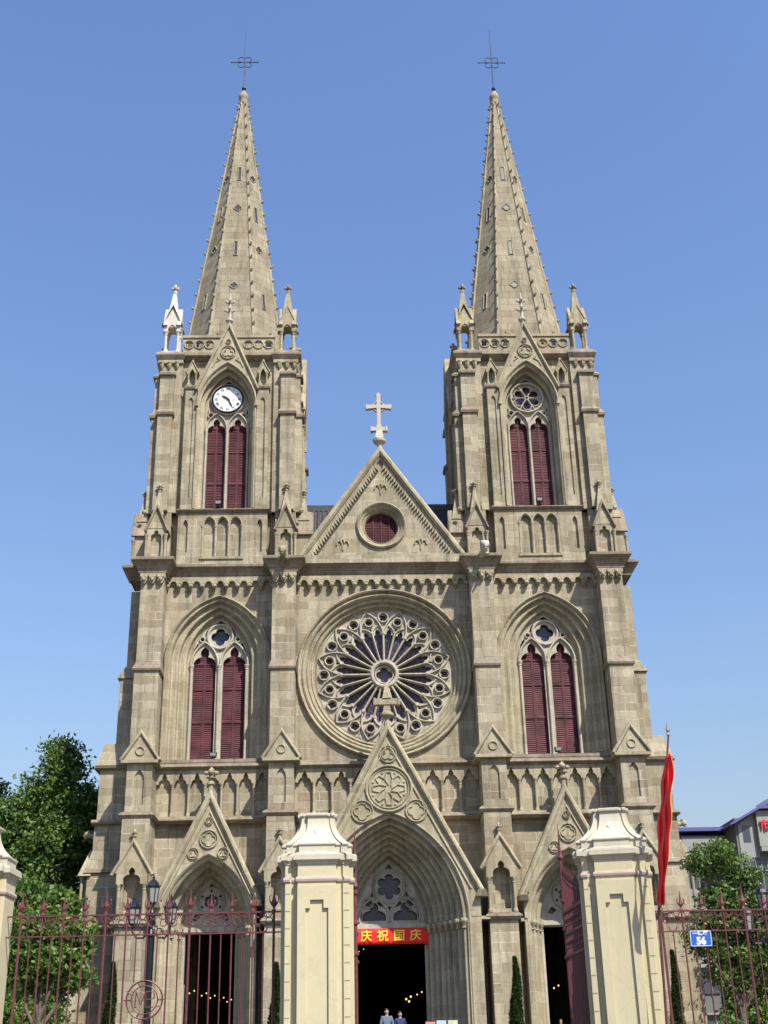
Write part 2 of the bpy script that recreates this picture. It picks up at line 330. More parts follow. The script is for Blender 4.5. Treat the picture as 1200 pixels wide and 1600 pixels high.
# ---------------------------------------------------------------- 2D shapes
def arc(w, h, n=10):                                # right half of a pointed arch: (w,0) -> (0,h)
    r = (w*w+h*h)/(2*w); a1 = math.atan2(h, r-w) if r > w else pi-math.atan2(h, w-r)
    return [(w-r+r*cos(a1*i/n), r*sin(a1*i/n)) for i in range(n+1)]
def arch(w, zs, h, zb, n=10, cx=0):                 # left foot -> apex -> right foot
    a = arc(w, h, n); left = [(-x, z) for x, z in a]; right = a[::-1][1:]
    return [(cx+x, z) for x, z in [(-w, zb)]+[(p[0], zs+p[1]) for p in left]+[(p[0], zs+p[1]) for p in right]+[(w, zb)]]
def circ(cx, cz, r, n=24, a0=0): return [(cx+r*cos(a0-2*pi*k/n), cz+r*sin(a0-2*pi*k/n)) for k in range(n)]
def foil(cx, cz, Rr, n=4, rot=pi/2, m=6, k=.5):     # n-foil of overall radius Rr
    d = Rr*k; r = Rr-d; al = pi/n
    if r < d*sin(al)+1e-4: r = d*sin(al)*1.02; d = Rr-r; r = max(r, d*sin(al)*1.02)
    t = d*cos(al)+math.sqrt(max(0, r*r-(d*sin(al))**2)); pz = (t*cos(al)-d, t*sin(al)); am = math.atan2(pz[1], pz[0])
    am = min(am, pi*.93); out = []
    for i in range(n):
        a = rot+2*pi*i/n
        for j in range(m+1):
            b = -am+2*am*j/m
            if j == m: continue
            x = d+r*cos(b); z = r*sin(b)
            out.append((cx+x*cos(a)-z*sin(a), cz+x*sin(a)+z*cos(a)))
    return out
def cusped(w, zs, zb, cx=0, hs=1.0):                # lancet light with trefoil head
    h = w*hs
    half = [(w, zb), (w, zs), (w*.97, zs+h*.22), (w*.86, zs+h*.42), (w*.66, zs+h*.58), (w*.44, zs+h*.66), (w*.30, zs+h*.68),
            (w*.36, zs+h*.84), (w*.38, zs+h*1.02), (w*.33, zs+h*1.2), (w*.2, zs+h*1.37), (0, zs+h*1.52)]
    return [(cx-x, z) for x, z in half]+[(cx+x, z) for x, z in half[::-1][1:]]
def tri(ax, az, bw, bz): return [(ax-bw, bz), (ax, az), (ax+bw, bz)]
def order_profile(w0, y0, w1, y1, n, A=.055, m=8):  # stepped rolls and hollows from outside-front to inside-back
    out = []; dw, dy = (w1-w0)/n, (y1-y0)/n; L = math.hypot(dw, dy); nw, ny = -dy/L, dw/L
    for i in range(n):
        for j in range(m):
            s = j/m
            b = A*sin(pi*s/.55) if s < .55 else -A*.9*sin(pi*(s-.55)/.45)
            out.append((w0+dw*(i+s)+nw*b, y0+dy*(i+s)+ny*b))
    out.append((w1, y1)); return out
def archivolt(mb, prof, zs, hfun, zb, n=12):
    mb.loft([[(x, y, z) for x, z in arch(w, zs, hfun(w), zb, n)] for w, y in prof]); return mb
def finial(mb, x, y, z, h, r=.12):                  # stem, collar and four-lobed bud
    mb.lathe((x, y, z), [(r*.55, 0), (r*.38, h*.32), (r*.85, h*.36), (r*.85, h*.41), (r*.38, h*.45), (r*.38, h*.58)], 8)
    mb.sphere((x, y, z+h*.70), r*.62, n=6, m=4)
    for a in range(4):
        mb.sphere((x+r*.85*cos(a*pi/2), y+r*.85*sin(a*pi/2), z+h*.66), r*.5, sz=.8, n=6, m=4)
    mb.lathe((x, y, z+h*.72), [(r*.5, 0), (r*.62, h*.08), (r*.1, h*.28)], 6)
    return mb
def colonnette(mb, x, y, z0, z1, r=.07):
    mb.lathe((x, y, z0), [(r*1.6, 0), (r*1.6, .07), (r*1.2, .12), (r, .17), (r, z1-z0-.24), (r*1.3, z1-z0-.22), (r*1.05, z1-z0-.18), (r*1.75, z1-z0-.05), (r*1.75, z1-z0)], 10)
def spirelet(mb, x, y, z, r, h):
    mb.lathe((x, y, z), [(r*1.42, 0), (r*1.42, .04), (r*1.3, .06), (r*.14, h)], 4, pi/4)
# ================================================================ CATHEDRAL
cath = bpy.data.objects.new('cathedral', None); COL.objects.link(cath); W['cathedral'] = Matrix()
tag(cath, 'weathered granite Gothic cathedral with twin spires, rose window and three portals', 'cathedral')
TX, AX, AY = 7.3, 3.88, 3.5
S_, C_, D_ = M['stone'], M['carved'], M['dress']

def shutter_mb(x0, x1, z0, z1, y, cols=2, rails=(.33, .66)):
    mb = MB(); H = z1-z0; f = .05
    cw = (x1-x0)/cols
    for c in range(cols):
        a, b = x0+c*cw, x0+(c+1)*cw
        mb.box(a, a+f, y, y+.05, z0, z1).box(b-f, b-.004, y, y+.05, z0, z1)
    zz = [0]+list(rails)+[1]
    for t in zz: mb.box(x0+.01, x1-.01, y-.012, y+.048, z0+H*t-.045*(t > 0), z0+H*t+.045*(t < 1))
    z = z0+.08
    while z < z1-.05:
        for c in range(cols):
            a, b = x0+c*cw+f, x0+(c+1)*cw-f
            mb.add([(a, y+.012, z), (b, y+.012, z), (b, y+.045, z+.075), (a, y+.045, z+.075)], [(0, 1, 2, 3)])
            mb.add([(a, y+.012, z), (b, y+.012, z), (b, y+.02, z-.012), (a, y+.02, z-.012)], [(0, 1, 2, 3)])
        z += .085
    mb.box(x0, x1, y+.055, y+.08, z0, z1)
    return mb

# ---- lower masses
for s in (-1, 1):
    Mt = T(TX*s, 0, 0)
    # tower wall with the openings of the portal and the tall window
    mb = MB()
    mb.plate([(-2.95, 0), (-2.95, 13.05), (2.95, 13.05), (2.95, 0)], [arch(1.62, 6.4, 2.5, .2)], 0, .98)
    mb.plate([(-2.95, 13.05), (-2.95, 21.9), (2.95, 21.9), (2.95, 13.05)], [arch(2.1, 17.6, 2.8, 13.25)], 0, .93)
    mb.box(-3.6, 3.6, 1.02, 7.2, 6.9, 21.9)
    mb.box(-3.6 if s < 0 else 3.0, -3.0 if s < 0 else 3.6, 1.0, 7.2, 0, 6.9)
    tw = obj('tower_wall', mb, S_, cath, Mt, key='tw%d' % s)
    # side buttresses on the outer flank (front pair and rear pair)
    for yb in (0.08, 5.6):
        sb = MB(); u = lambda v: s*v
        def bx(a, b, y0, y1, z0, z1): sb.box(min(u(a), u(b)), max(u(a), u(b)), y0+yb, y1+yb, z0, z1)
        def fr(a, b, y0, y1, z0, c, d, y2, y3, z1):
            sb.frus((min(u(a), u(b)), max(u(a), u(b)), y0+yb, y1+yb), z0, (min(u(c), u(d)), max(u(c), u(d)), y2+yb, y3+yb), z1)
        bx(3.3, 5.15, 0, 1.25, 0, 6.45); bx(3.3, 5.05, .04, 1.2, 6.65, 8.7)
        fr(3.3, 5.2, -.05, 1.3, 8.72, 3.3, 4.9, .06, 1.18, 9.6); bx(3.3, 4.9, .06, 1.18, 9.6, 10.65)
        bx(3.3, 4.82, .03, 1.2, 10.85, 12.95)
        fr(3.3, 5.0, -.16, 1.4, 13.08, 3.3, 4.7, .1, 1.15, 14.05)
        bx(3.3, 4.24, .06, 1.18, 12.95, 16.9); fr(3.3, 4.36, -.02, 1.26, 16.92, 3.3, 4.05, .08, 1.16, 17.45)
        bx(3.3, 4.0, .08, 1.16, 17.4, 20.95)
        o = obj('side_buttress', sb, S_, cath, Mt)
        tr_ = MB()
        for z, e in ((6.45, 5.3), (10.65, 5.02), (12.93, 5.04)):
            a, b = sorted((u(3.3), u(e))); tr_.frus((a, b, yb-.10, yb+1.36), z, (a, b, yb-.16, yb+1.42), z+.07); tr_.frus((a, b, yb-.16, yb+1.42), z+.07, (a, b, yb-.04, yb+1.3), z+.2)
        obj('string_course', tr_, D_, o)
        nb = MB()
        for yy in (.18, 1.06): colonnette(nb, u(5.28), yb+yy, 6.75, 8.6, .06)
        nb.frus((min(u(4.9), u(5.42)), max(u(4.9), u(5.42)), yb-.06, yb+1.3), 8.6, (min(u(4.9), u(5.1)), max(u(4.9), u(5.1)), yb+.58, yb+.66), 9.7)
        obj('niche_canopy', nb, C_, o)
# rose bay wall
mb = MB()
mb.plate([(-3.95, 0), (-3.95, 13.05), (3.95, 13.05), (3.95, 0)], [arch(2.05, 6.45, 3.2, .2)], 0.003, 1.0)
mb.plate([(-3.95, 13.05), (-3.95, 21.9), (3.95, 21.9), (3.95, 13.05)], [circ(0, 17.02, 3.62, 48)], 0.003, .93)
mb.box(-3.75, 3.75, 1.02, 1.6, 9.6, 21.9)
obj('nave_front_wall', mb, S_, cath)
# nave behind, hollow so the open doors show its dark inside
mb = MB()
for s in (-1, 1): mb.box(min(s*8.6, s*9.1), max(s*8.6, s*9.1), 7.3, 62, 0, 17)
mb.box(-9.1, 9.1, 61.5, 62, 0, 17)
obj('nave_side_wall', mb, S_, cath)
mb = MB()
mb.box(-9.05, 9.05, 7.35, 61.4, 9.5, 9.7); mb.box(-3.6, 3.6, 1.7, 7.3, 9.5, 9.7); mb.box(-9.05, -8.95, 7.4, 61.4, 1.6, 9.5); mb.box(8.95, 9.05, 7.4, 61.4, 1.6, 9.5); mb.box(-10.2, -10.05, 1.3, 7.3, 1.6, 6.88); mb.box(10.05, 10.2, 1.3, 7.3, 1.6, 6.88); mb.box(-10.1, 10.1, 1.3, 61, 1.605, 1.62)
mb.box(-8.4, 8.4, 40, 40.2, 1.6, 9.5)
obj('nave_interior', mb, M['dark'], cath)  # linings coloured almost black to stand for the unlit nave
mb = MB()
mb.frus((-9.6, 9.6, 7.3, 62.4), 17, (-.15, .15, 7.3, 62.4), 25.2)
nr = obj('nave_roof', mb, M['slate'], cath)
# tiled roof seen between the towers, behind the gable
mb = MB(); mb.frus((-3.95, 3.95, 1.9, 4.6), 24.2, (-3.95, 3.95, 3.1, 3.3), 26.2)
for i in range(34):
    x = -3.9+i*.235
    mb.tube([(x, 1.86, 24.3), (x, 3.08, 26.22)], .06, 6)
mb.box(-3.95, 3.95, 3.0, 3.4, 26.1, 26.42)
o = obj('tiled_roof', mb, M['slate'], cath)
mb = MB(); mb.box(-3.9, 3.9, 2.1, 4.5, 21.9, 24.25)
obj('roof_side_wall', mb, M['dark'], cath)  # shade below the tiles is painted in by this black wall colour

# ---- four front buttresses
def buttress(xc):
    Mb = T(xc, 0, 0); k = 'butt'
    mb = MB()
    mb.box(-.56, .56, -1.82, 0, 0, 6.45).box(-.68, .68, -1.95, 0, 0, 2.2)
    # niche storey: recessed trefoil niche in the face
    mb.plate([(-.56, 6.65), (-.56, 10.65), (.56, 10.65), (.56, 6.65)], [cusped(.34, 8.15, 6.82, hs=.95)], -1.62, -1.3)
    mb.box(-.558, .558, -1.3, 0, 6.65, 10.65)
    mb.plate([(-.52, 10.85), (-.52, 12.83), (.52, 12.83), (.52, 10.85)], [arch(.2, 12.2, .36, 11.15, 5)], -1.45, -1.36)
    mb.box(-.518, .518, -1.36, 0, 10.85, 12.83)
    mb.box(-.52, .52, -1.17, 0, 12.95, 16.9)
    mb.box(-.515, .515, -.93, 0, 17.3, 21.5)
    b = obj('buttress', mb, S_, cath, Mb, key=k, bevel=.015)
    mb = MB()
    mb.frus((-.58, .58, -1.25, 0), 16.88, (-.6, .6, -1.28, 0), 16.97).frus((-.6, .6, -1.28, 0), 16.97, (-.515, .515, -.93, 0), 17.34)
    for z, y, hw in ((6.45, -2.0, .72), (10.65, -1.72, .72)):
        mb.frus((-hw+.08, hw-.08, y+.08, 0), z-.06, (-hw, hw, y, 0), z+.06).frus((-hw, hw, y, 0), z+.06, (-hw+.02, hw-.02, y+.02, 0), z+.12).frus((-hw+.02, hw-.02, y+.02, 0), z+.12, (-hw+.14, hw-.14, y+.2, 0), z+.22)
    obj('string_course', mb, D_, b, key=k+'s')
    # gabled niche canopy
    mb = MB()
    fr = cusped(.34, 8.15, 8.0, hs=.95)
    out = [(-.60, 8.0), (-.60, 8.42), (-.74, 8.42), (0, 9.62), (.74, 8.42), (.60, 8.42), (.60, 8.0)]
    mb.plate(out+fr[::-1], [], -1.84, -1.62)
    mb.rib([(-.80, 8.34), (0, 9.66), (.80, 8.34)], .13, -1.93, -1.6)
    for x in (-.5, .5): colonnette(mb, x, -1.74, 6.68, 8.02, .062)
    finial(mb, 0, -1.75, 9.66, .5, .11)
    obj('niche_canopy', mb, C_, b, key=k+'n')
    # pediment
    mb = MB()
    mb.box(-.76, .76, -1.66, 0, 12.83, 12.95)
    mb.plate(tri(0, 14.0, .68, 12.95), [], -1.55, -1.15)
    mb.rib([(-.79, 12.95), (0, 14.12), (.79, 12.95)], .13, -1.64, -1.1)
    mb.rib(circ(0, 13.33, .17, 16), .06, -1.6, -1.54, True)
    mb.box(-.6, .6, -1.16, -1.1, 12.95, 13.2)
    obj('pediment', mb, C_, b, key=k+'p')
    # corbels under the cornice
    mb = MB()
    for i in range(3): corbel(mb, -.37+.37*i, -.93)
    mb.box(-.56, .56, -1.02, 0, 21.2, 21.5)
    obj('corbel_table', mb, C_, b, key=k+'c')
def corbel(mb, x, y):
    mb.plate([(x-.17, 21.35), (x+.17, 21.35), (x+.13, 21.02), (x+.06, 20.9), (x-.06, 20.9), (x-.13, 21.02)], [], y-.16, y)
    mb.sphere((x, y-.19, 21.07), .10, n=7, m=4); mb.sphere((x-.09, y-.16, 21.19), .07, n=6, m=4); mb.sphere((x+.09, y-.16, 21.19), .07, n=6, m=4)
    mb.sphere((x, y-.13, 20.93), .06, n=6, m=4)
for x in (-TX-2.9, -TX+2.9, TX-2.9, TX+2.9): buttress(x)

# ---- corbel tables and arcades between buttresses
def corbel_table(x0, x1, n):
    mb = MB(); d = (x1-x0)/n
    pts = [(x0, 21.5)]
    for i in range(n):
        a = x0+i*d; pts += [(a, 21.05)]+[(a+d*.14+d*.36*(1-cos(t)), 21.05+.26*sin(t)**.8) for t in (.01, .5, 1.0, 1.57, 2.1, 2.6, 3.13)]
    pts += [(x1, 21.05), (x1, 21.5)]
    mb.plate(pts[::-1], [], -.17, 0.0)
    for i in range(n+1):
        x = x0+i*d
        mb.sphere((x, -.21, 21.06), .12, sz=.9, n=8, m=5); mb.sphere((x-.08, -.19, 21.19), .08, n=6, m=4); mb.sphere((x+.08, -.19, 21.19), .08, n=6, m=4)
        mb.lathe((x, -.12, 20.86), [(.02, 0), (.07, .06), (.10, .16)], 6)
    obj('corbel_table', mb, C_, cath)
corbel_table(-3.8, 3.8, 15)
for s in (-1, 1): corbel_table(s*TX-2.36, s*TX+2.36, 9)
def arcade(x0, x1, n):
    mb = MB(); d = (x1-x0)/n; pts = [(x0, 12.78)]
    for i in range(n):
        a = x0+i*d; c = a+d/2; hw = d*.36
        pts += [(a, 12.2)] if i == 0 else []
        pts += [(c-hw, 12.2), (c-hw*.92, 12.3), (c-hw*.55, 12.40), (c-hw*.45, 12.38), (c-hw*.4, 12.5), (c-hw*.2, 12.6), (c, 12.68), (c+hw*.2, 12.6), (c+hw*.4, 12.5), (c+hw*.45, 12.38), (c+hw*.55, 12.40), (c+hw*.92, 12.3), (c+hw, 12.2)]
    pts += [(x1, 12.2), (x1, 12.78)]
    mb.plate(pts[::-1], [], -.22, .001)
    for i in range(1, n): colonnette(mb, x0+i*d, -.15, 10.86, 12.24, .055)
    mb.box(x0, x1, -.3, 0, 10.78, 10.86)
    obj('blind_arcade', mb, C_, cath)
arcade(-3.86, 3.86, 10)
for s in (-1, 1): arcade(s*TX-2.38, s*TX+2.38, 7)
mb = MB()
for a, b in ((-3.86, 3.86), (-TX-2.38, -TX+2.38), (TX-2.38, TX+2.38)):
    mb.frus((a, b, -.2, 0), 12.78, (a, b, -.42, 0), 12.9).frus((a, b, -.42, 0), 12.9, (a, b, -.40, 0), 12.98).frus((a, b, -.40, 0), 12.98, (a, b, -.06, 0), 13.18)
    mb.frus((a, b, -.3, 0), 10.56, (a, b, -.44, 0), 10.68).frus((a, b, -.44, 0), 10.68, (a, b, -.28, 0), 10.8)
obj('string_course', mb, D_, cath)
# main cornice, stepping out over every buttress
half = [(0, -.02), (3.82, -.02), (3.82, -1.0), (4.98, -1.0), (4.98, -.02), (9.62, -.02), (9.62, -1.0), (10.80, -1.0), (10.80, -.02), (11.34, -.02), (11.34, 1.3), (11.0, 1.3), (11.0, 7.3)]
path = [(-x, y) for x, y in half[::-1]]+half[1:]
prof = [(0, 21.40), (-.04, 21.42), (-.05, 21.55), (-.09, 21.6), (-.13, 21.72), (-.22, 21.84), (-.34, 21.92), (-.36, 21.93), (-.37, 22.04), (-.33, 22.07), (.0, 22.16), (.3, 22.18)]
mb = MB(); mb.mould(path, prof, f3=lambda a, b, h: (a, b, h))
co = obj('cornice', mb, D_, cath)
mb = MB()
for s in (-1, 1):
    a, b = sorted((s*3.85, s*10.95)); mb.box(a, b, .05, 7.25, 21.8, 22.12)
    for q in (4.4, 10.2): mb.box(s*q-.62, s*q+.62, -1.0, .1, 21.5, 22.15)
    a, b = sorted((s*10.8, s*11.3)); mb.box(a, b, -.0, 1.28, 21.4, 22.13)
mb.box(-3.9, 3.9, 0, 3, 21.8, 21.95)
obj('cornice_paving', mb, S_, co)

# ---- tall windows of the towers
def tracery_window(Mw, key):
    win = MB(); n = 3
    prof = [(2.36, -.004), (2.36, -.10), (2.30, -.16), (2.24, -.10)]+order_profile(2.22, -.02, 1.29, .62, n, .085)+[(1.27, .80)]
    hf = lambda w: 2.2+(w-1.28)*.79
    archivolt(win, prof, 17.6, hf, 13.2)
    o = obj('lancet_window', win, C_, cath, Mw, key=key+'m')
    mb = MB(); outer = arch(1.31, 17.6, 2.25, 13.2)
    lights = [cusped(.50, 17.62, 13.3, cx, 1.12) for cx in (-.655, .655)]
    holes = lights+[foil(0, 18.93, .41, 4, pi/2, 7)]+[circ(cx, 18.80, .07, 10) for cx in (-.79, .79)]
    holes += [[(-.06, 18.36), (0, 18.48), (.06, 18.36), (0, 18.22)]]+[[(e*x_, z_) for x_, z_ in pp] for e in (-1, 1) for pp in ([(1.17, 18.12), (1.15, 18.35), (.98, 18.66), (.93, 18.55), (1.02, 18.38)], [(.70, 18.96), (.62, 19.22), (.46, 19.42), (.55, 19.15), (.62, 18.98)])]+[[(-.28, 19.52), (0, 19.70), (.28, 19.52), (0, 19.57)]]
    mb.plate(outer, holes, .66, .80)
    mb.rib(circ(0, 18.93, .56, 28), .11, .55, .67, True)
    for s in (-1, 1):
        mb.rib(circ(s*.79, 18.80, .115, 14), .05, .58, .67, True)
        mb.rib(arch(.60, 17.62, 1.05, 17.55, 8, s*.655), .09, .54, .67)
    for x in (-1.22, 0, 1.22): colonnette(mb, x, .60, 13.28, 17.62, .065)
    mb.box(-1.35, 1.35, .3, .9, 13.12, 13.28)
    obj('tracery', mb, M['tracery'], o, key=key+'t')
    for i, cx in enumerate((-.655, .655)):
        obj('shutter', shutter_mb(cx-.53, cx+.53, 13.28, 18.6, .84, 2, (.34, .62, .835)), M['shutter'], o, key=key+'s%d' % i)
    g = MB(); g.plate(arch(1.31, 17.6, 2.25, 17.5), [], .90, .915)
    obj('glass', g, M['glass'], o, key=key+'g')
for s in (-1, 1):
    tracery_window(T(s*TX), 'lw')
mb = MB()
for s in (-1, 1): mb.box(s*TX-2.3, s*TX+2.3, -.25, .4, 13.1, 13.24)
obj('window_sill', mb, D_, cath)

# ---- rose window
ZR = 17.02
def cl(r): return circ(0, ZR, r, 72)
rw = MB()
pr = [(3.84, 0), (3.84, -.14), (3.78, -.2), (3.72, -.16), (3.70, -.04), (3.66, .0), (3.62, -.05), (3.56, -.08), (3.50, -.02), (3.48, .08), (3.44, .14), (3.38, .10), (3.32, .13), (3.30, .24), (3.26, .30), (3.2, .26), (3.14, .30), (3.12, .42), (3.08, .47), (3.02, .45), (2.99, .60)]
rw.loft([[(x, y, z) for x, z in cl(r)] for r, y in pr], True)
rose = obj('rose_window', rw, C_, cath)
mb = MB(); holes = [foil(0, ZR, .36, 4, pi/2, 7)]
def pol(r, a, off=0): return (r*cos(a)-off*sin(a), ZR+r*sin(a)+off*cos(a))
for k in range(24):
    a = R(7.5+15*k)
    hw = lambda r: r*math.tan(R(7.5))-.045
    half_ = [(.74, hw(.74)), (1.3, hw(1.3)), (1.78, hw(1.78)), (1.86, hw(1.78)*.9), (1.9, hw(1.78)*.55), (1.97, hw(1.78)*.6), (2.06, hw(1.78)*.42), (2.16, 0)]
    holes.append([pol(r, a, h) for r, h in half_]+[pol(r, a, -h) for r, h in half_[::-1][1:]])
for k in range(12):
    a = R(15+30*k); x, z = pol(2.50, a); holes.append(circ(x, z, .15, 14))
    x, z = pol(2.13, a); holes.append([pol(2.02, a), pol(2.16, a, .05), pol(2.22, a), pol(2.16, a, -.05)])
    x, z = pol(2.80, a); holes.append([pol(2.74, a, .06), pol(2.74, a, -.06), pol(2.86, a)])
    a = R(30*k); x, z = pol(2.66, a); holes.append(foil(x, z, .17, 4, a+pi/4, 5))
    for e in (-1, 1): holes.append([pol(2.86, a+e*R(6.2), .035), pol(2.92, a+e*R(7.3)), pol(2.86, a+e*R(6.2), -.035)])
mb.plate(cl(3.03)[::-1], [h for h in holes], .50, .66)
mb.rib(circ(0, ZR, .55, 32), .18, .30, .52, True); mb.rib(circ(0, ZR, .40, 24), .06, .42, .52, True)
for k in range(24):
    a = R(15*k); re = 1.92 if k % 2 == 0 else 2.0
    mb.rib([pol(.62, a), pol(re, a)], .085 if k % 2 == 0 else .06, .36, .52)
    x, z = pol(re-.02, a); mb.sphere((x, .42, z), .10 if k % 2 == 0 else .075, n=8, m=5)
    x, z = pol(.66, a); mb.sphere((x, .42, z), .065, n=6, m=4)
for k in range(12):
    a0, am, a1 = R(30*k), R(30*k+15), R(30*k+30)
    for e, aa in ((1, a0), (-1, a1)):
        pts = [pol(1.92, aa), pol(2.12, aa+e*R(1.6)), pol(2.32, aa+e*R(3.6)), pol(2.5, aa+e*R(5.6)), pol(2.66, aa+e*R(7.9)), pol(2.82, aa+e*R(11)), pol(3.0, am)]
        mb.rib(pts, .065, .38, .52)
        q = am-e*R(7.5)  # small trefoil heads over the paired lights
        mb.rib([pol(1.95, am), pol(2.08, am-e*R(2)), pol(2.2, am-e*R(5)), pol(2.3, am-e*R(9.0))], .06, .42, .52)
    x, z = pol(2.50, am); mb.rib(circ(x, z, .195, 18), .06, .36, .52, True)
    x, z = pol(2.66, a0); mb.rib(circ(x, z, .225, 18), .055, .38, .52, True)
obj('tracery', mb, M['tracery'], rose)
mb = MB(); mb.plate(cl(3.06)[::-1], [], .72, .74); obj('glass', mb, M['rose_glass'], rose)
mb = MB()
for k in range(24):                                 # leading and painted medallions inside the lights
    a = R(7.5+15*k)
    for r in (1.05, 1.3, 1.55, 1.8):
        x, z = pol(r, a); mb.rib(circ(x, z, .035+.035*(r-.8), 10), .018, .70, .725, True)
for k in range(24):
    a = R(7.5+15*k); mb.rib([pol(.66, a), pol(1.9, a)], .012, .703, .724)
mb.rib(circ(0, ZR, .66, 36), .03, .70, .725, True)
obj('leading', mb, M['glass'], rose)

# ---- portals
def medallion(mb, x, z, r, y, n=6):
    mb.rib(circ(x, z, r, 36), r*.12, y-.07, y+.02, True)
    mb.rib(foil(x, z, r*.78, n, pi/2, 6)[::-1], r*.09, y-.05, y+.02, True)
def portal(Mp, key, w0, y0, w1, y1, zs, h0, h1, nord, gw, gz, gtop, gy, doorw, doorz, main):
    hf = lambda w: h1+(w-w1)*(h0-h1)/(w0-w1)
    mb = MB(); pf = [(w0+.22, y0), (w0+.22, y0-.08), (w0+.08, y0-.14), (w0+.02, y0-.08)]+order_profile(w0, y0, w1, y1, nord, .115 if main else .085, 9)+[(w1-.02, y1+.06)]
    archivolt(mb, pf, zs, lambda w: hf(w)*(1 if w <= w0 else 1), 0, 14)
    o = obj('portal', mb, C_, cath, Mp, key=key+'a')
    mb = MB(); n = nord
    for s in (-1, 1):                               # capitals and bases of the jamb shafts
        for i in range(n):
            t = (i+.30)/n; x = w0+(w1-w0)*t; y = y0+(y1-y0)*t
            mb.lathe((s*(x-.05), y-.05, zs-.34), [(.08, 0), (.12, .03), (.08, .07), (.10, .14), (.17, .28), (.17, .36), (.10, .40)], 8)
            mb.lathe((s*(x-.05), y-.05, 1.6), [(.19, 0), (.19, .45), (.14, .5), (.16, .58), (.09, .66)], 8)
        e0, e1 = (w0+.24, w1)
        q = [(s*(w0+.9 if main else w0+.35), y0-.1), (s*(w0+.05), y0-.1), (s*(w1-.02), y1-.02), (s*(w1-.02), y1+.3), (s*(w0+.9), y1+.3)]
        mb.plate(q, [], zs-.02, zs+.10, f3=lambda a, b, h: (a, b, h))
    obj('capital', mb, C_, o, key=key+'c')
    # gable block over the arch, down to the springing
    mb = MB(); a = arch(w0+.1, zs, hf(w0)+.1, zs+.1, 14)
    sl = (gtop-gz)/gw
    outer = [(-gw, zs+.1), (-gw, gz), (0, gtop), (gw, gz), (gw, zs+.1)]
    mb.plate(outer+a[::-1], [], gy, -.02)
    for s in (-1, 1):
        mb.box(min(s*(w0-.0), s*(gw+.0)), max(s*(w0), s*gw), gy+.02, -.02, 0, zs-.02)
    mb2 = MB()
    mb2.rib([(-gw-.12, gz-.18), (0, gtop+.10), (gw+.12, gz-.18)], .24, gy-.16, gy+.5)
    mb2.rib([(-gw*.90, gz+.02), (0, gtop-.55), (gw*.90, gz+.02)], .07, gy-.06, gy+.05)
    ap = zs+hf(w0)
    if main:
        medallion(mb2, 0, 12.92, .34, gy, 3)
        mb2.rib(circ(0, 11.53, .92, 48), .10, gy-.09, gy+.02, True); mb2.rib(circ(0, 11.53, .80, 48), .03, gy-.05, gy+.02, True)
        for k in range(8):
            a_ = R(22.5+45*k); c_ = R(45*k)
            f = lambda r, t: (r*cos(t), 11.53+r*sin(t))
            mb2.rib([f(.14, c_), f(.40, c_+R(22.5)), f(.66, c_+R(8))], .045, gy-.05, gy+.02)
            mb2.rib([f(.40, c_+R(22.5)), f(.66, c_+R(37))], .045, gy-.05, gy+.02)
            mb2.rib([f(.66, c_+R(8)), f(.66, c_-R(8))], .045, gy-.05, gy+.02)
            mb2.sphere((f(.68, a_)[0], gy-.01, f(.68, a_)[1]), .06, sy=.6, n=7, m=4)
        for s in (-1, 1): medallion(mb2, s*1.09, 10.62, .43, gy, 4)
    else:
        medallion(mb2, 0, 9.78, .36, gy, 4); medallion(mb2, 0, 10.5, .15, gy, 3)
        for s in (-1, 1): medallion(mb2, s*.60, 9.22, .22, gy, 3)
    g_ = obj('gable', mb, C_, o, key=key+'g')
    obj('gable_coping', mb2, C_, o, key=key+'k')
    mb = MB()
    if main:                                        # stone cross finial standing before the rose window
        mb.lathe((0, gy+.1, gtop+.05), [(.16, 0), (.11, .35), (.12, .45), (.28, .56), (.28, .66), (.16, .75)], 8)
        mb.frus((-.17, .17, gy-.03, gy+.23), gtop+.75, (-.13, .13, gy, gy+.2), gtop+1.05)
        mb.box(-.50, .50, gy-.04, gy+.24, gtop+1.05, gtop+1.32); mb.box(-.56, -.46, gy-.08, gy+.28, gtop+1.03, gtop+1.34); mb.box(.46, .56, gy-.08, gy+.28, gtop+1.03, gtop+1.34)
        mb.frus((-.19, .19, gy-.08, gy+.28), gtop+1.32, (-.05, .05, gy+.05, gy+.15), gtop+2.02)
    else:
        mb.lathe((0, gy+.1, gtop), [(.12, 0), (.10, .5), (.16, .55), (.16, .62), (.09, .7), (.12, .8)], 8)
        finial(mb, 0, gy+.1, gtop+.55, .72, .24)
    obj('finial', mb, C_, o, key=key+'f', bevel=.015 if main else 0)
    # tympanum with pierced tracery and the doorway
    mb = MB(); outer = arch(w1+.02, zs, h1+.02, 1.55, 14)
    door = [(-doorw, 1.6), (-doorw, doorz), (doorw, doorz), (doorw, 1.6)]
    if main:
        holes = [foil(0, 8.0, .52, 6, pi/2, 7, .66)]+[circ(s*.87, 7.36, .15, 14) for s in (-1, 1)]
        holes += [cusped(.49, 6.80, 6.66, s*.64, .80) for s in (-1, 1)]
        holes += [[(s*.24, 7.2), (s*.40, 7.42), (s*.52, 7.36), (s*.40, 7.22)] for s in (-1, 1)]+[[(s*.50, 8.45), (s*.62, 8.15), (s*.74, 8.0), (s*.60, 8.35)] for s in (-1, 1)]
        holes += [[(-.08, 7.22), (.08, 7.22), (0, 7.02)], [(-.16, 8.72), (.16, 8.72), (0, 8.92)]]
        holes += [[(s*1.16, 6.7), (s*1.12, 7.2), (s*1.22, 6.9)] for s in (-1, 1)]+[[(s*.64, 7.58), (s*.80, 7.62), (s*.70, 7.82)] for s in (-1, 1)]
        rr = [(0, 8.0, .64), (-.87, 7.36, .21), (.87, 7.36, .21)]
    else:
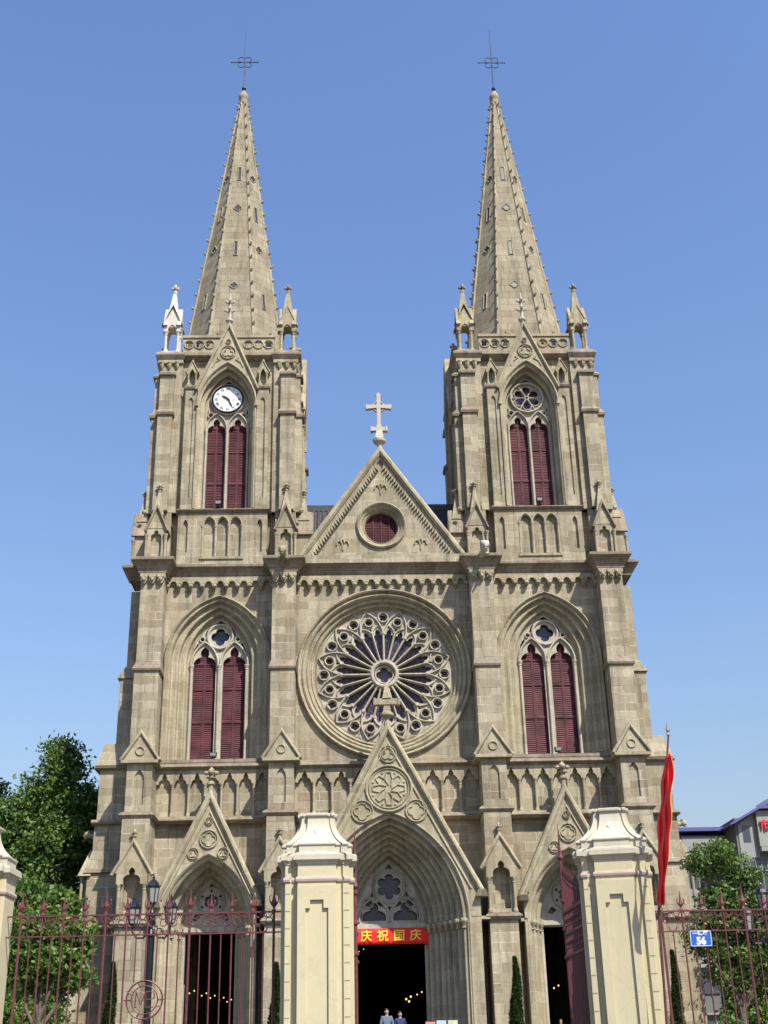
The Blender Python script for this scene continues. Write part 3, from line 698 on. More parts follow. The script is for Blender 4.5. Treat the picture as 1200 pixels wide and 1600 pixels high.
        holes = [foil(0, 7.55, .30, 6, pi/2, 6, .62)]+[circ(.42*cos(R(30+60*k)), 7.55+.42*sin(R(30+60*k)), .055, 8) for k in range(6)]
        holes += [[(-.14, 8.08), (.14, 8.08), (0, 8.3)]]+[[(s*.62, 6.78), (s*.42, 6.95), (s*.60, 7.1), (s*.8, 6.85)] for s in (-1, 1)]
        rr = [(0, 7.55, .54)]
    mb.plate(outer, holes+[door], y1, y1+.24)
    for x, z, r in rr: mb.rib(circ(x, z, r, 32), r*.13+.02, y1-.08, y1+.02, True)
    if main:
        for s in (-1, 1): mb.rib(arch(.60, 6.72, .84, 6.62, 8, s*.64), .07, y1-.07, y1+.02)
        mb.rib(arch(1.38, 6.5, 2.55, 6.6, 12), .08, y1-.08, y1+.02)
    mb.box(-w1, w1, y1-.12, y1+.01, doorz+.06, doorz+.24)
    t = obj('tympanum', mb, M['tracery'], o, key=key+'t')
    g = MB(); g.plate(arch(w1, zs, h1, doorz+.06, 10), [], y1+.26, y1+.27); obj('glass', g, M['glass'], o, key=key+'w')
portal(T(0, 0, 0), 'pm', 2.95, -1.88, 1.50, .55, 6.43, 4.1, 2.72, 7, 3.50, 7.55, 13.95, -2.0, 1.40, 6.30, True)
for s in (-1, 1):
    portal(T(TX*s, 0, 0), 'ps', 1.78, -1.0, 1.10, .60, 6.4, 2.72, 2.05, 3, 1.98, 7.45, 11.45, -1.15, 1.02, 6.30, False)
mb = MB()
for s in (-1, 1):
    for x in (3.50, ): mb.frus((min(s*3.3, s*3.78), max(s*3.3, s*3.78), -2.25, -1.4), 7.25, (min(s*3.4, s*3.7), max(s*3.4, s*3.7), -2.35, -1.4), 7.5)
    for q in (-1, 1):
        a, b = sorted((s*TX+q*1.8, s*TX+q*2.2)); mb.frus((a, b, -1.35, -.6), 7.15, (a+.03, b-.03, -1.45, -.6), 7.35)
obj('gable_kneeler', mb, C_, cath)

# ---- central gable
mb = MB()
mb.plate([(-3.72, 21.95), (0, 27.5), (3.72, 21.95)], [circ(0, 23.92, .98, 40)], -.22, 1.2)
mb.box(-3.72, 3.72, -.47, 0, 22.0, 22.38)
gb = obj('gable_wall', mb, S_, cath)
mb = MB()
mb.rib([(-3.93, 22.0), (0, 27.72), (3.93, 22.0)], .30, -.50, .9)
mb.rib([(-3.66, 22.06), (0, 27.38), (3.66, 22.06)], .14, -.34, -.2)
L_ = math.hypot(3.9, 5.75); nn = 34
for s in (-1, 1):
    for i in range(nn):
        t = (i+.3)/nn; x = s*(.24+(3.5-.24)*t); z = 27.0-(27.0-22.25)*t
        dx, dz = s*.62, -.90/1.1
        mb.plate([(x-dx*.14, z-dz*.14), (x+dx*.06, z+dz*.06), (x-s*.19, z-.30)], [], -.33, -.21)
obj('gable_coping', mb, C_, gb)
mb = MB()
prf = [(1.16, -.2), (1.16, -.3), (1.10, -.36), (1.04, -.32), (1.0, -.22), (.95, -.2), (.90, -.14), (.86, -.05), (.80, -.08), (.76, .02), (.74, .2)]
mb.loft([[(x, y, z) for x, z in circ(0, 23.92, r, 40)] for r, y in prf], True)
oc = obj('oculus', mb, C_, cath)
def disc_shutter(r, y):
    mb = MB(); z = -r+.03
    while z < r-.03:
        hw = math.sqrt(max(.001, r*r-z*z)); mb.add([(-hw, y+.01, 23.92+z), (hw, y+.01, 23.92+z), (hw, y+.05, 23.92+z+.075), (-hw, y+.05, 23.92+z+.075)], [(0, 1, 2, 3)]); z += .085
    for x in (-.37, 0, .37):
        h = math.sqrt(r*r-x*x); mb.box(x-.025, x+.025, y-.015, y+.03, 23.92-h, 23.92+h)
    mb.plate(circ(0, 23.92, r, 30), [], y+.06, y+.08); return mb
obj('shutter', disc_shutter(.76, .14), M['shutter'], oc)
mb = MB()
for cx, cz in ((-1.78, 22.95), (1.78, 22.95), (0, 25.75)):       # little trefoils sunk in the gable
    mb.rib([(cx-.28, cz), (cx-.24, cz+.17), (cx-.12, cz+.2), (cx-.07, cz+.12), (cx-.06, cz+.22), (cx, cz+.3), (cx+.06, cz+.22), (cx+.07, cz+.12), (cx+.12, cz+.2), (cx+.24, cz+.17), (cx+.28, cz)], .06, -.29, -.2)
    mb.rib([(cx, cz-.25), (cx, cz+.02)], .06, -.28, -.2)
obj('trefoil_relief', mb, C_, gb)
# gable-top cross
mb = MB(); y = -.15
mb.lathe((0, y, 27.75), [(.22, 0), (.12, .22), (.13, .35), (.30, .5), (.32, .62), (.2, .7)], 10)
mb.frus((-.2, .2, y-.2, y+.2), 28.42, (-.14, .14, y-.13, y+.13), 28.85)
mb.box(-.33, .33, y-.11, y+.11, 28.82, 29.02); mb.box(-.40, -.31, y-.14, y+.14, 28.8, 29.04); mb.box(.31, .40, y-.14, y+.14, 28.8, 29.04)
mb.plate([(-.15, 28.95), (-.095, 29.2), (-.095, 30.06), (-.5, 30.02), (-.58, 29.98), (-.64, 30.13), (-.58, 30.28), (-.5, 30.24), (-.095, 30.24), (-.1, 30.72), (-.13, 30.78), (0, 30.92),
          (.13, 30.78), (.1, 30.72), (.095, 30.24), (.5, 30.24), (.58, 30.28), (.64, 30.13), (.58, 29.98), (.5, 30.02), (.095, 30.06), (.095, 29.2), (.15, 28.95)], [], y-.1, y+.1)
mb.rib(circ(0, 30.15, .27, 20), .06, y-.06, y+.06, True)
o = obj('gable_cross', mb, M['pale_stone'], cath, bevel=.012); o['label'] = 'pale stone cross on the central gable'

# ================================================================ BELFRIES
def face_parts(Mf, tower, k, idx):
    """one of the four faces; local -y is outward, origin on the tower axis"""
    key = 'bf'
    mb = MB()
    # base storey with blind arches
    holes = [arch(.235, 24.1, .34, 22.55, 6, cx) for cx in (-.6, 0, .6)]+[arch(.11, 24.1, .28, 22.75, 5, cx) for cx in (-1.7, 1.7)]
    mb.plate([(-2.05, 21.95), (-2.05, 24.72), (2.05, 24.72), (2.05, 21.95)], holes, -3.56, -3.42)
    mb.box(-2.045, 2.045, -3.42, -2.9, 21.95, 24.72)
    # wall with the window opening
    mb.plate([(-2.45, 24.85), (-2.45, 33.1), (2.45, 33.1), (2.45, 24.85)], [arch(1.2, 30.3, 2.05, 24.95)], -3.15, -2.6)
    # pilasters beside the window
    for s in (-1, 1):
        hl = arch(.11, 30.6, .22, 25.5, 5, s*1.72)
        mb.plate([(s*1.72-.29, 24.92), (s*1.72-.29, 31.28), (s*1.72+.29, 31.28), (s*1.72+.29, 24.92)], [hl], -3.52, -3.44)
        mb.box(s*1.72-.288, s*1.72+.288, -3.44, -3.15, 24.92, 31.28)
    o = obj('belfry_wall', mb, S_, cath, Mf, key=key+'w', bevel=.012)
    mb = MB()
    for s in (-1, 1):
        mb.frus((s*1.72-.33, s*1.72+.33, -3.58, -3.1), 31.28, (s*1.72-.36, s*1.72+.36, -3.62, -3.1), 31.38).frus((s*1.72-.36, s*1.72+.36, -3.62, -3.1), 31.38, (s*1.72-.28, s*1.72+.28, -3.5, -3.1), 31.5)
    mb.frus((-2.1, 2.1, -3.6, -2.9), 24.72, (-2.16, 2.16, -3.72, -2.9), 24.82).frus((-2.16, 2.16, -3.72, -2.9), 24.82, (-2.1, 2.1, -3.52, -2.9), 24.95)
    obj('string_course', mb, D_, o, key=key+'s')
    mb = MB()
    for cx in (-.6, 0, .6): mb.rib(arch(.29, 24.1, .42, 24.05, 6, cx), .07, -3.62, -3.55)
    for cx in (-.9, -.3, .3, .9): colonnette(mb, cx, -3.55, 22.5, 24.1, .05)
    mb.box(-1.0, 1.0, -3.62, -3.5, 22.4, 22.5)
    obj('blind_arcade', mb, C_, o, key=key+'b')
    # small gabled pinnacles on the pilasters
    for s in (-1, 1):
        mb = MB(); x = s*1.72
        for dx in (-.18, .18):
            for dy in (-3.47, -3.22): colonnette(mb, x+dx, dy, 31.5, 32.2, .035)
        mb.box(x-.16, x+.16, -3.22, -3.15, 31.5, 32.6)
        mb.plate([(x-.27, 32.15), (x-.27, 32.3), (x, 32.82), (x+.27, 32.3), (x+.27, 32.15), (x+.15, 32.15), (x, 32.42), (x-.15, 32.15)], [], -3.53, -3.16)
        mb.rib([(x-.3, 32.22), (x, 32.86), (x+.3, 32.22)], .05, -3.58, -3.16)
        spirelet(mb, x, -3.34, 32.5, .12, .62); finial(mb, x, -3.34, 33.05, .28, .07)
        obj('niche_pinnacle', mb, C_, o, key=key+'n%d' % s)
    # window
    win = MB(); prof = order_profile(1.38, -3.56, 1.06, -2.9, 2, .075)+[(1.05, -2.75)]
    archivolt(win, prof, 30.3, lambda w: 1.80+(w-1.02)*1.45, 24.95)
    wo_ = obj('belfry_window', win, C_, cath, Mf, key=key+'wm')
    clock = (idx == 0 and k == 0)
    holes = [cusped(.43, 29.33, 25.05, cx, .98) for cx in (-.51, .51)]
    holes += [circ(s*.80, 30.13, .09, 12) for s in (-1, 1)]
    if not clock: holes += [foil(0, 30.98, .66, 6, pi/2, 7, .62)]
    mb = MB(); holes += [[(-.33, 31.80), (-.1, 32.0), (0, 32.04), (.1, 32.0), (.33, 31.80), (0, 31.87)]]+[[(e*.97, 30.0), (e*.99, 30.35), (e*.93, 30.5), (e*.92, 30.25)] for e in (-1, 1)]
    mb.plate(arch(1.08, 30.3, 1.83, 24.95), holes, -2.9, -2.78)
    mb.rib(circ(0, 30.98, .80, 40), .11, -3.06, -2.88, True)
    if not clock:
        mb.rib(circ(0, 30.98, .10, 12), .06, -2.98, -2.88, True)
        for q in range(6):
            a = pi/2+q*pi/3+pi/6; mb.rib([(.12*cos(a), 30.98+.12*sin(a)), (.72*cos(a), 30.98+.72*sin(a))], .055, -2.98, -2.88)
            a = pi/2+q*pi/3; mb.rib([(.45*cos(a)+.22*cos(t), 30.98+.45*sin(a)+.22*sin(t)) for t in [a-2.0+4.0*i/8 for i in range(9)]], .045, -2.98, -2.88)
    for s in (-1, 1):
        mb.rib(circ(s*.80, 30.13, .14, 14), .05, -3.0, -2.88, True)
        mb.rib(arch(.50, 29.33, .90, 29.28, 8, s*.51), .07, -3.02, -2.88)
    for x in (-1.0, 0, 1.0): colonnette(mb, x, -2.95, 25.0, 29.33, .045)
    mb.box(-1.05, 1.05, -3.1, -2.7, 24.9, 25.02)
    obj('tracery', mb, M['tracery'], wo_, key=key+'t%d' % clock)
    for i, cx in enumerate((-.51, .51)):
        obj('shutter', shutter_mb(cx-.45, cx+.45, 25.02, 30.2, -2.74, 2, (.30, .62, .87)), M['shutter'], wo_, key=key+'sh%d' % i)
    g = MB(); g.plate(arch(1.06, 30.3, 1.83, 29.9), [], -2.69, -2.67)
    obj('glass', g, M['rose_glass'], wo_, key=key+'g')
    # steep gable over the window
    mb = MB(); a = arch(1.36, 30.3, 2.33, 30.25, 10)
    mb.plate([(-1.40, 30.25), (-1.40, 31.3), (0, 34.72), (1.40, 31.3), (1.40, 30.25)]+a[::-1], [], -3.6, -3.15)
    for s in (-1, 1): mb.box(min(s*1.36, s*1.42), max(s*1.36, s*1.42), -3.6, -3.15, 24.95, 30.25)
    gg = obj('belfry_gable', mb, C_, cath, Mf, key=key+'gg')
    mb = MB()
    mb.rib([(-1.50, 31.2), (0, 34.86), (1.50, 31.2)], .13, -3.72, -3.2)
    mb.rib(arch(1.42, 30.3, 2.42, 30.3, 10), .09, -3.68, -3.58)
    medallion(mb, 0, 33.28, .36, -3.6, 3); medallion(mb, 0, 33.88, .12, -3.6, 3)
    for s in (-1, 1): mb.rib([(s*.75, 32.45), (s*.62, 32.72), (s*.4, 32.86), (s*.52, 32.98)], .045, -3.65, -3.59)
    obj('gable_coping', mb, C_, gg, key=key+'gc')
    if k in (1, 2, 3): return_fin = True
    else: return_fin = False
    mb = MB(); y = -3.5; z = 34.86
    mb.lathe((0, y, z-.12), [(.10, 0), (.10, .25), (.20, .38), (.20, .46), (.09, .55), (.075, 1.2), (.05, 1.9), (.02, 2.05)], 8)
    for zz, rr_ in ((.98, .20), (1.48, .17)):
        for q in range(4):
            mb.sphere((rr_*cos(q*pi/2), y+rr_*sin(q*pi/2), z+zz-.06), .085, sz=1.1, n=6, m=4)
            mb.sphere((rr_*.6*cos(q*pi/2), y+rr_*.6*sin(q*pi/2), z+zz-.12), .07, n=6, m=4)
    if not return_fin: obj('finial', mb, M['pale_stone'], gg, key=key+'gf%d' % idx)
    # parapet
    mb = MB()
    holes = [foil(s*cx, 33.84, .19, 4, pi/4, 5) for s in (-1, 1) for cx in (.95, 1.45, 1.95)]
    mb.plate([(-2.25, 33.36), (-2.25, 34.22), (2.25, 34.22), (2.25, 33.36)], holes, -3.42, -3.28)
    for s in (-1, 1):
        for cx in (.95, 1.45, 1.95): mb.rib(circ(s*cx, 33.84, .235, 14), .05, -3.47, -3.41, True)
    mb.box(-2.27, 2.27, -3.48, -3.2, 34.22, 34.36)
    obj('parapet', mb, C_, cath, Mf, key=key+'p')
    # cornice along the face and corbels
    mb = MB()
    mb.frus((-2.3, 2.3, -3.2, -2.6), 33.02, (-2.3, 2.3, -3.5, -2.6), 33.2).frus((-2.3, 2.3, -3.5, -2.6), 33.2, (-2.3, 2.3, -3.48, -2.6), 33.36)
    obj('belfry_cornice', mb, D_, cath, Mf, key=key+'c')
def corner_parts(Mf, idx, k):
    """corner at local (+2.9,-2.9)"""
    key = 'cn'
    mb = MB()
    mb.box(2.22, 3.32, -3.32, -2.22, 24.85, 33.05)
    for a, z0, z1, f in ((0, 24.85, 29.85, 3.62), (1, 30.15, 32.05, 3.52)):
        mb.box(2.58, 3.26, -f, -3.3, z0, z1); mb.box(3.3, f, -3.26, -2.58, z0, z1)
    # piers at the foot
    mb.box(2.4, 3.35, -3.35, -2.4, 21.95, 24.8)
    fr = cusped(.24, 23.35, 22.35, hs=.9, cx=2.93)
    for swap in (0, 1):
        f3 = (lambda a, b, h: (a, h, b)) if not swap else (lambda a, b, h: (-h, -a, b))
        mb.plate([(2.5, 21.95), (2.5, 23.75), (3.36, 23.75), (3.36, 21.95)], [fr], -4.02, -3.82, f3)
        mb.plate([(2.502, 21.95), (2.502, 23.75), (3.358, 23.75), (3.358, 21.95)], [], -3.82, -3.3, f3)
        mb.plate([(2.5, 23.75), (2.93, 24.72), (3.36, 23.75)], [], -4.04, -3.3, f3)
    o = obj('corner_buttress', mb, S_, cath, Mf, key=key+'w', bevel=.012)
    mb = MB()
    for swap in (0, 1):
        f3 = (lambda a, b, h: (a, h, b)) if not swap else (lambda a, b, h: (-h, -a, b))
        def B(x0, x1, y0, y1, z0, X0, X1, Y0, Y1, z1):
            if swap: mb.frus((-y1, -y0, -x1, -x0), z0, (-Y1, -Y0, -X1, -X0), z1)
            else: mb.frus((x0, x1, y0, y1), z0, (X0, X1, Y0, Y1), z1)
        mb.rib([(2.42, 23.62), (2.93, 24.86), (3.44, 23.62)], .10, -4.16, -3.3, False, f3)
        B(2.5, 3.34, -3.7, -3.3, 29.83, 2.48, 3.36, -3.74, -3.3, 29.95); B(2.48, 3.36, -3.74, -3.3, 29.95, 2.58, 3.26, -3.52, -3.3, 30.2)
        B(2.52, 3.32, -3.64, -3.3, 32.05, 2.5, 3.34, -3.66, -3.3, 32.15); B(2.5, 3.34, -3.66, -3.3, 32.15, 2.6, 3.24, -3.45, -3.3, 32.3)
    obj('string_course', mb, D_, o, key=key+'s')
    mb = MB()
    for sx, sy in ((2.93, -3.72), (3.72, -2.93)):    # little spirelets behind the pier gables
        spirelet(mb, sx, sy, 24.45, .27, 1.35); finial(mb, sx, sy, 25.72, .40, .13)
    for x in (2.5, 3.36):
        colonnette(mb, x, -4.06, 22.0, 23.45, .06); colonnette(mb, 4.06, -x, 22.0, 23.45, .06)
    mb.sphere((3.62, -3.62, 24.75), .12, n=6, m=4)
    obj('pier_spirelet', mb, C_, o, key=key+'p')
    mb = MB()
    # corbels and cornice block
    for i in range(3):
        x = 2.5+.37*i
        for px, py in ((x, -3.36), (3.36, -x)):
            mb.lathe((px, py, 32.5), [(.03, 0), (.08, .08), (.11, .22), (.16, .34)], 6); mb.sphere((px, py, 32.68), .12, n=6, m=4)
    mb.box(2.2, 3.42, -3.42, -2.2, 32.82, 33.02)
    obj('corbel_table', mb, C_, o, key=key+'c')
    mb = MB()
    mb.frus((2.16, 3.44, -3.44, -2.16), 33.02, (2.12, 3.56, -3.56, -2.12), 33.22).frus((2.12, 3.56, -3.56, -2.12), 33.22, (2.12, 3.56, -3.56, -2.12), 33.30).frus((2.12, 3.56, -3.56, -2.12), 33.30, (2.3, 3.42, -3.42, -2.3), 33.46)
    obj('belfry_cornice', mb, D_, o, key=key+'k')
    # open pinnacle
    white = (idx == 0 and k == 3)
    mat = M['white_stone'] if white else C_
    mb = MB(); cx, cy = 2.86, -2.86
    mb.box(cx-.46, cx+.46, cy-.46, cy+.46, 33.46, 33.56)
    for dx in (-.30, .30):
        for dy in (-.30, .30): colonnette(mb, cx+dx, cy+dy, 33.56, 34.78, .07)
    for swap in (0, 1):
        f3 = (lambda a, b, h: (cx+a, cy+h, b)) if not swap else (lambda a, b, h: (cx+h, cy+a, b))
        a = arch(.21, 34.78, .34, 34.72, 6)
        g = [(-.42, 34.72), (-.42, 35.15), (0, 36.1), (.42, 35.15), (.42, 34.72)]+a[::-1]
        e = .003*swap
        mb.plate(g, [], -.40+e, -.24+e, f3); mb.plate(g, [], .24-e, .40-e, f3)
        mb.rib([(-.50, 35.02), (0, 36.18), (.50, 35.02)], .07, -.44+e, -.22, False, f3)
        mb.rib([(-.50, 35.02), (0, 36.18), (.50, 35.02)], .07, .22, .44-e, False, f3)
    mb.lathe((cx, cy, 35.0), [(.50, 0), (.47, .3), (.10, 2.25)], 4, pi/4)
    mb.sphere((cx, cy, 37.25), .12, n=8, m=5)
    p = obj('pinnacle', mb, mat, cath, Mf, key=None)
    mb = MB(); mb.lathe((cx, cy, 37.3), [(.05, 0), (.05, .22)], 6)
    for q in range(4): mb.sphere((cx+.13*cos(q*pi/2), cy+.13*sin(q*pi/2), 37.5), .085, n=6, m=4)
    mb.sphere((cx, cy, 37.65), .09, n=6, m=4); mb.sphere((cx, cy, 37.5), .1, n=6, m=4)
    obj('finial', mb, mat, p)
def spire(idx, X):
    Ms = T(X, AY, 0); z0, z1 = 34.2, 52.35
    ap = lambda z: .16+(2.52-.16)*(z1-z)/(z1-z0)
    def ring(a, q=.455): return [(a, -q*a), (a, q*a), (q*a, a), (-q*a, a), (-a, q*a), (-a, -q*a), (-q*a, -a), (q*a, -a)]
    mb = MB()
    mb.loft([[(x, y, z) for x, y in ring(ap(z))] for z in (33.4, z0, z1)], True)
    mb.box(-2.62, 2.62, -2.62, 2.62, 33.36, 33.9)
    o = obj('spire', mb, M['spire'], cath, Ms, key='spire', bevel=.01)
    mb = MB(); hole_shade = MB()
    for k in range(4):
        for kk, zs in ((0, (('q', 38.3), ('s', 40.9), ('q', 43.8), ('s', 46.4))), (1, (('d', 34.9), ('s', 37.6), ('q', 41.1), ('s', 43.6), ('q', 46.2)))):
            rot = RZ(90*k+45*kk)
            for ty, z in zs:
                h = .55 if ty != 'd' else .35
                a0, a1 = ap(z-h), ap(z+h)
                if kk:      # diagonal faces of the irregular octagon
                    a0 *= (1+.455)/math.sqrt(2); a1 *= (1+.455)/math.sqrt(2)
                f3 = lambda a, b, hh: tuple(rot @ Vector((a, -(a0+(a1-a0)*((b-(z-h))/(2*h)))+hh, b)))
                if ty == 's':
                    mb.rib([(-.10, z-.5), (-.10, z+.46), (.10, z+.46), (.10, z-.5)], .045, -.05, .02, True, f3)
                    hole_shade.plate([(-.06, z-.46), (-.06, z+.42), (.06, z+.42), (.06, z-.46)], [], -.012, .03, f3)
                elif ty == 'q':
                    hole_shade.plate(foil(0, z, .17, 4, pi/2, 5), [], -.012, .03, f3); mb.rib(foil(0, z, .22, 4, pi/2, 5)[::-1], .05, -.05, .02, True, f3)
                else:
                    hole_shade.plate(arch(.2, z, .25, z-.5, 5), [], -.012, .03, f3); mb.rib(arch(.24, z, .3, z-.5, 5), .06, -.05, .02, False, f3)
    obj('spire_opening_frame', mb, C_, o, key='sof')
    obj('spire_opening_shade', hole_shade, M['clock_ink'], o, key='soh')  # black panels laid on the faces, painting the shade of real holes
    for i in range(8):
        mb = MB()
        a = [Vector((*ring(ap(z))[i], z)) for z in (z0+.2, z1)]
        d = Vector((a[0].x, a[0].y, 0)).normalized()
        mb.tube([a[0], a[1]], [.085, .06], 6)
        n = 20
        for j in range(n):
            t = (j+.5)/n; p = a[0].lerp(a[1], t)+d*.12; r = .085-.02*t
            mb.sphere(p, r, sz=1.0, n=6, m=4); mb.sphere(p+d*.07+Vector((0, 0, .05)), r*.62, n=5, m=3)
        obj('spire_rib', mb, C_, o, key='srib%d' % i)
    mb = MB()
    mb.lathe((0, 0, z1-.25), [(.20, 0), (.30, .12), (.17, .22), (.27, .40), (.30, .58), (.24, .78), (.12, .88), (.15, .96), (.06, 1.06)], 12)
    obj('ball_finial', mb, C_, o, key='ball', smooth=True)
    mb = MB(); r = .032; zc = 55.35
    lean = .0
    mb.tube([(0, 0, z1+.6), (0, 0, z1+1.3), (0, 0, 57.85)], [.055, r, .018], 8)
    mb.sphere((0, 0, z1+1.0), .13, n=8, m=5)
    mb.tube([(-.78, 0, zc), (.78, 0, zc)], .026, 8)
    for sx, sz in ((1, 1), (-1, 1), (-1, -1), (1, -1)):
        c = (sx*.20, zc+sz*.20); a0 = math.atan2(sz, sx)
        mb.tube([(c[0]+.19*cos(a0+t), 0, c[1]+.19*sin(a0+t)) for t in [-2.3+4.6*i/14 for i in range(15)]], .022, 6)
    for e in ((-.78, zc), (.78, zc)): mb.sphere((e[0], 0, e[1]), .045, n=6, m=4)
    obj('spire_cross', mb, M['iron'], o, key='scross')
for idx, X in enumerate((-TX, TX)):
    mb = MB(); mb.box(-2.62, 2.62, -2.62, 2.62, 21.95, 33.38); mb.box(-2.9, 2.9, -2.9, 2.9, 21.96, 24.85)
    obj('belfry_core', mb, S_, cath, T(X, AY, 0), key='core')
    for k in range(4):
        Mf = T(X, AY, 0) @ RZ(90*k)
        face_parts(Mf, None, k, idx); corner_parts(Mf, idx, k)
    spire(idx, X)
# clock on the left tower
Mc = T(-TX, AY, 0)
mb = MB(); mb.loft([[(x, y, z) for x, z in circ(0, 30.98, r, 48)] for r, y in ((.79, -2.95), (.79, -3.08), (.74, -3.14), (.70, -3.10), (.69, -3.04))], True)
ck = obj('clock', mb, M['clock_ink'], cath, Mc)
mb = MB(); mb.plate(circ(0, 30.98, .70, 48), [], -3.06, -2.9); obj('clock_face', mb, M['clock_face'], ck)
mb = MB()
def hand(mb, ang, L, w0):
    a = pi/2-R(ang); c, s_ = cos(a), sin(a)
    pts = [(-.15, 0), (-.12, w0*.6), (0, w0*.5), (L*.55, w0), (L, 0), (L*.55, -w0), (0, -w0*.5), (-.12, -w0*.6)]
    mb.plate([(x*c-y*s_, 30.98+x*s_+y*c) for x, y in pts], [], -3.10, -3.085)
hand(mb, -55, .38, .05); hand(mb, 152, .54, .035)
mb.plate(circ(0, 30.98, .05, 12), [], -3.11, -3.08)
obj('clock_hands', mb, M['clock_ink'], ck)
def text_mb(body, size, bold=0, ext=0.01):
    t = bpy.data.curves.new('lettering', 'FONT'); t.body = body; t.size = size; t.extrude = ext; t.offset = bold
    t.align_x = 'CENTER'; t.align_y = 'CENTER'; t.resolution_u = 3
    o = bpy.data.objects.new('lettering', t); COL.objects.link(o)
    me = bpy.data.meshes.new_from_object(o.evaluated_get(bpy.context.evaluated_depsgraph_get()))
    mb = MB(); mb.add([(v.co.x, -v.co.z, v.co.y) for v in me.vertices], [tuple(p.vertices) for p in me.polygons])
    bpy.data.objects.remove(o); bpy.data.meshes.remove(me); return mb
mb = MB()
for i, nme in enumerate(('XII', 'I', 'II', 'III', 'IIII', 'V', 'VI', 'VII', 'VIII', 'IX', 'X', 'XI')):
    a = -R(30*i); t = text_mb(nme, .17, .003, .004)
    mb.add([((x*cos(a)-z*sin(a))+.55*sin(-a), y-3.066, 30.98+(x*sin(a)+z*cos(a))+.55*cos(a)) for x, y, z in t.v], t.f)
for i in range(60):
    a = R(6*i); mb.rib([(.655*cos(a), 30.98+.655*sin(a)), (.68*cos(a), 30.98+.68*sin(a))], .012, -3.068, -3.055)
obj('clock_numerals', mb, M['clock_ink'], ck)
# water spouts
def gargoyle(x, y, z, rz, mat, lab):
    mb = MB()
    mb.tube([(0, .55, 0), (0, .1, .03), (0, -.25, .0), (0, -.55, .02), (0, -.75, .06)], [.15, .16, .13, .14, .15], 8)
    mb.sphere((0, -.80, .10), .19, sy=1.15, n=10, m=7)
    mb.tube([(0, -.86, .04), (0, -1.03, .02)], [.11, .08], 8); mb.tube([(0, -.84, -.06), (0, -.99, -.09)], [.08, .055], 8)
    for s in (-1, 1):
        mb.sphere((s*.13, -.74, .26), .065, n=6, m=4); mb.sphere((s*.08, -.95, .16), .035, n=6, m=4)
        mb.tube([(s*.14, -.1, -.05), (s*.2, -.35, -.16), (s*.15, -.5, -.14)], [.07, .055, .05], 6)
    o = obj('gargoyle', mb, mat, cath, T(x, y, z) @ RZ(rz) @ Matrix.Scale(.72 if abs(x) > 9 else 1, 4), smooth=True); o['label'] = lab
gargoyle(4.42, -1.45, 21.98, 5, M['white_stone'], 'newly carved white waterspout beast')
gargoyle(-4.42, -1.2, 21.95, 0, C_, 'weathered waterspout stump')
gargoyle(11.95, .55, 10.3, 90, C_, 'waterspout beast on the right flank')
gargoyle(-11.95, .55, 10.25, -90, C_, 'weathered waterspout on the left flank')

# ================================================================ SETTING
def struct(name, mb, mat, **k):
    o = obj(name, mb, mat, **k); o['kind'] = 'structure'; return o
mb = MB(); mb.box(-2500, 2500, -2500, 2500, -1, 0); struct('ground', mb, M['soil'])
mb = MB(); mb.box(-200, 200, -47, -37, -.02, .004)
struct('road', mb, M['asphalt'])
mb = MB(); mb.box(-200, 200, -37, -34.2, -.02, .14); mb.box(-200, 200, -56, -47, -.02, .14)
struct('pavement', mb, M['paving'])
mb = MB()
for x in range(-60, 60, 6): mb.box(x, x+3, -42.07, -41.93, .0045, .008)
struct('road_marking', mb, M['roadpaint'])
mb = MB(); mb.box(-30, 30, -34.2, 12, -.02, .15); struct('pavement', mb, M['paving'])
mb = MB()
for i in range(10): mb.box(-13.2+i*.0, 13.2, -5.9+i*.34, 8, .15+i*.145-.02, .15+(i+1)*.145)
tag(obj('stone_steps', mb, M['paving']), 'broad flight of pale stone steps climbing to the cathedral doors', 'steps')

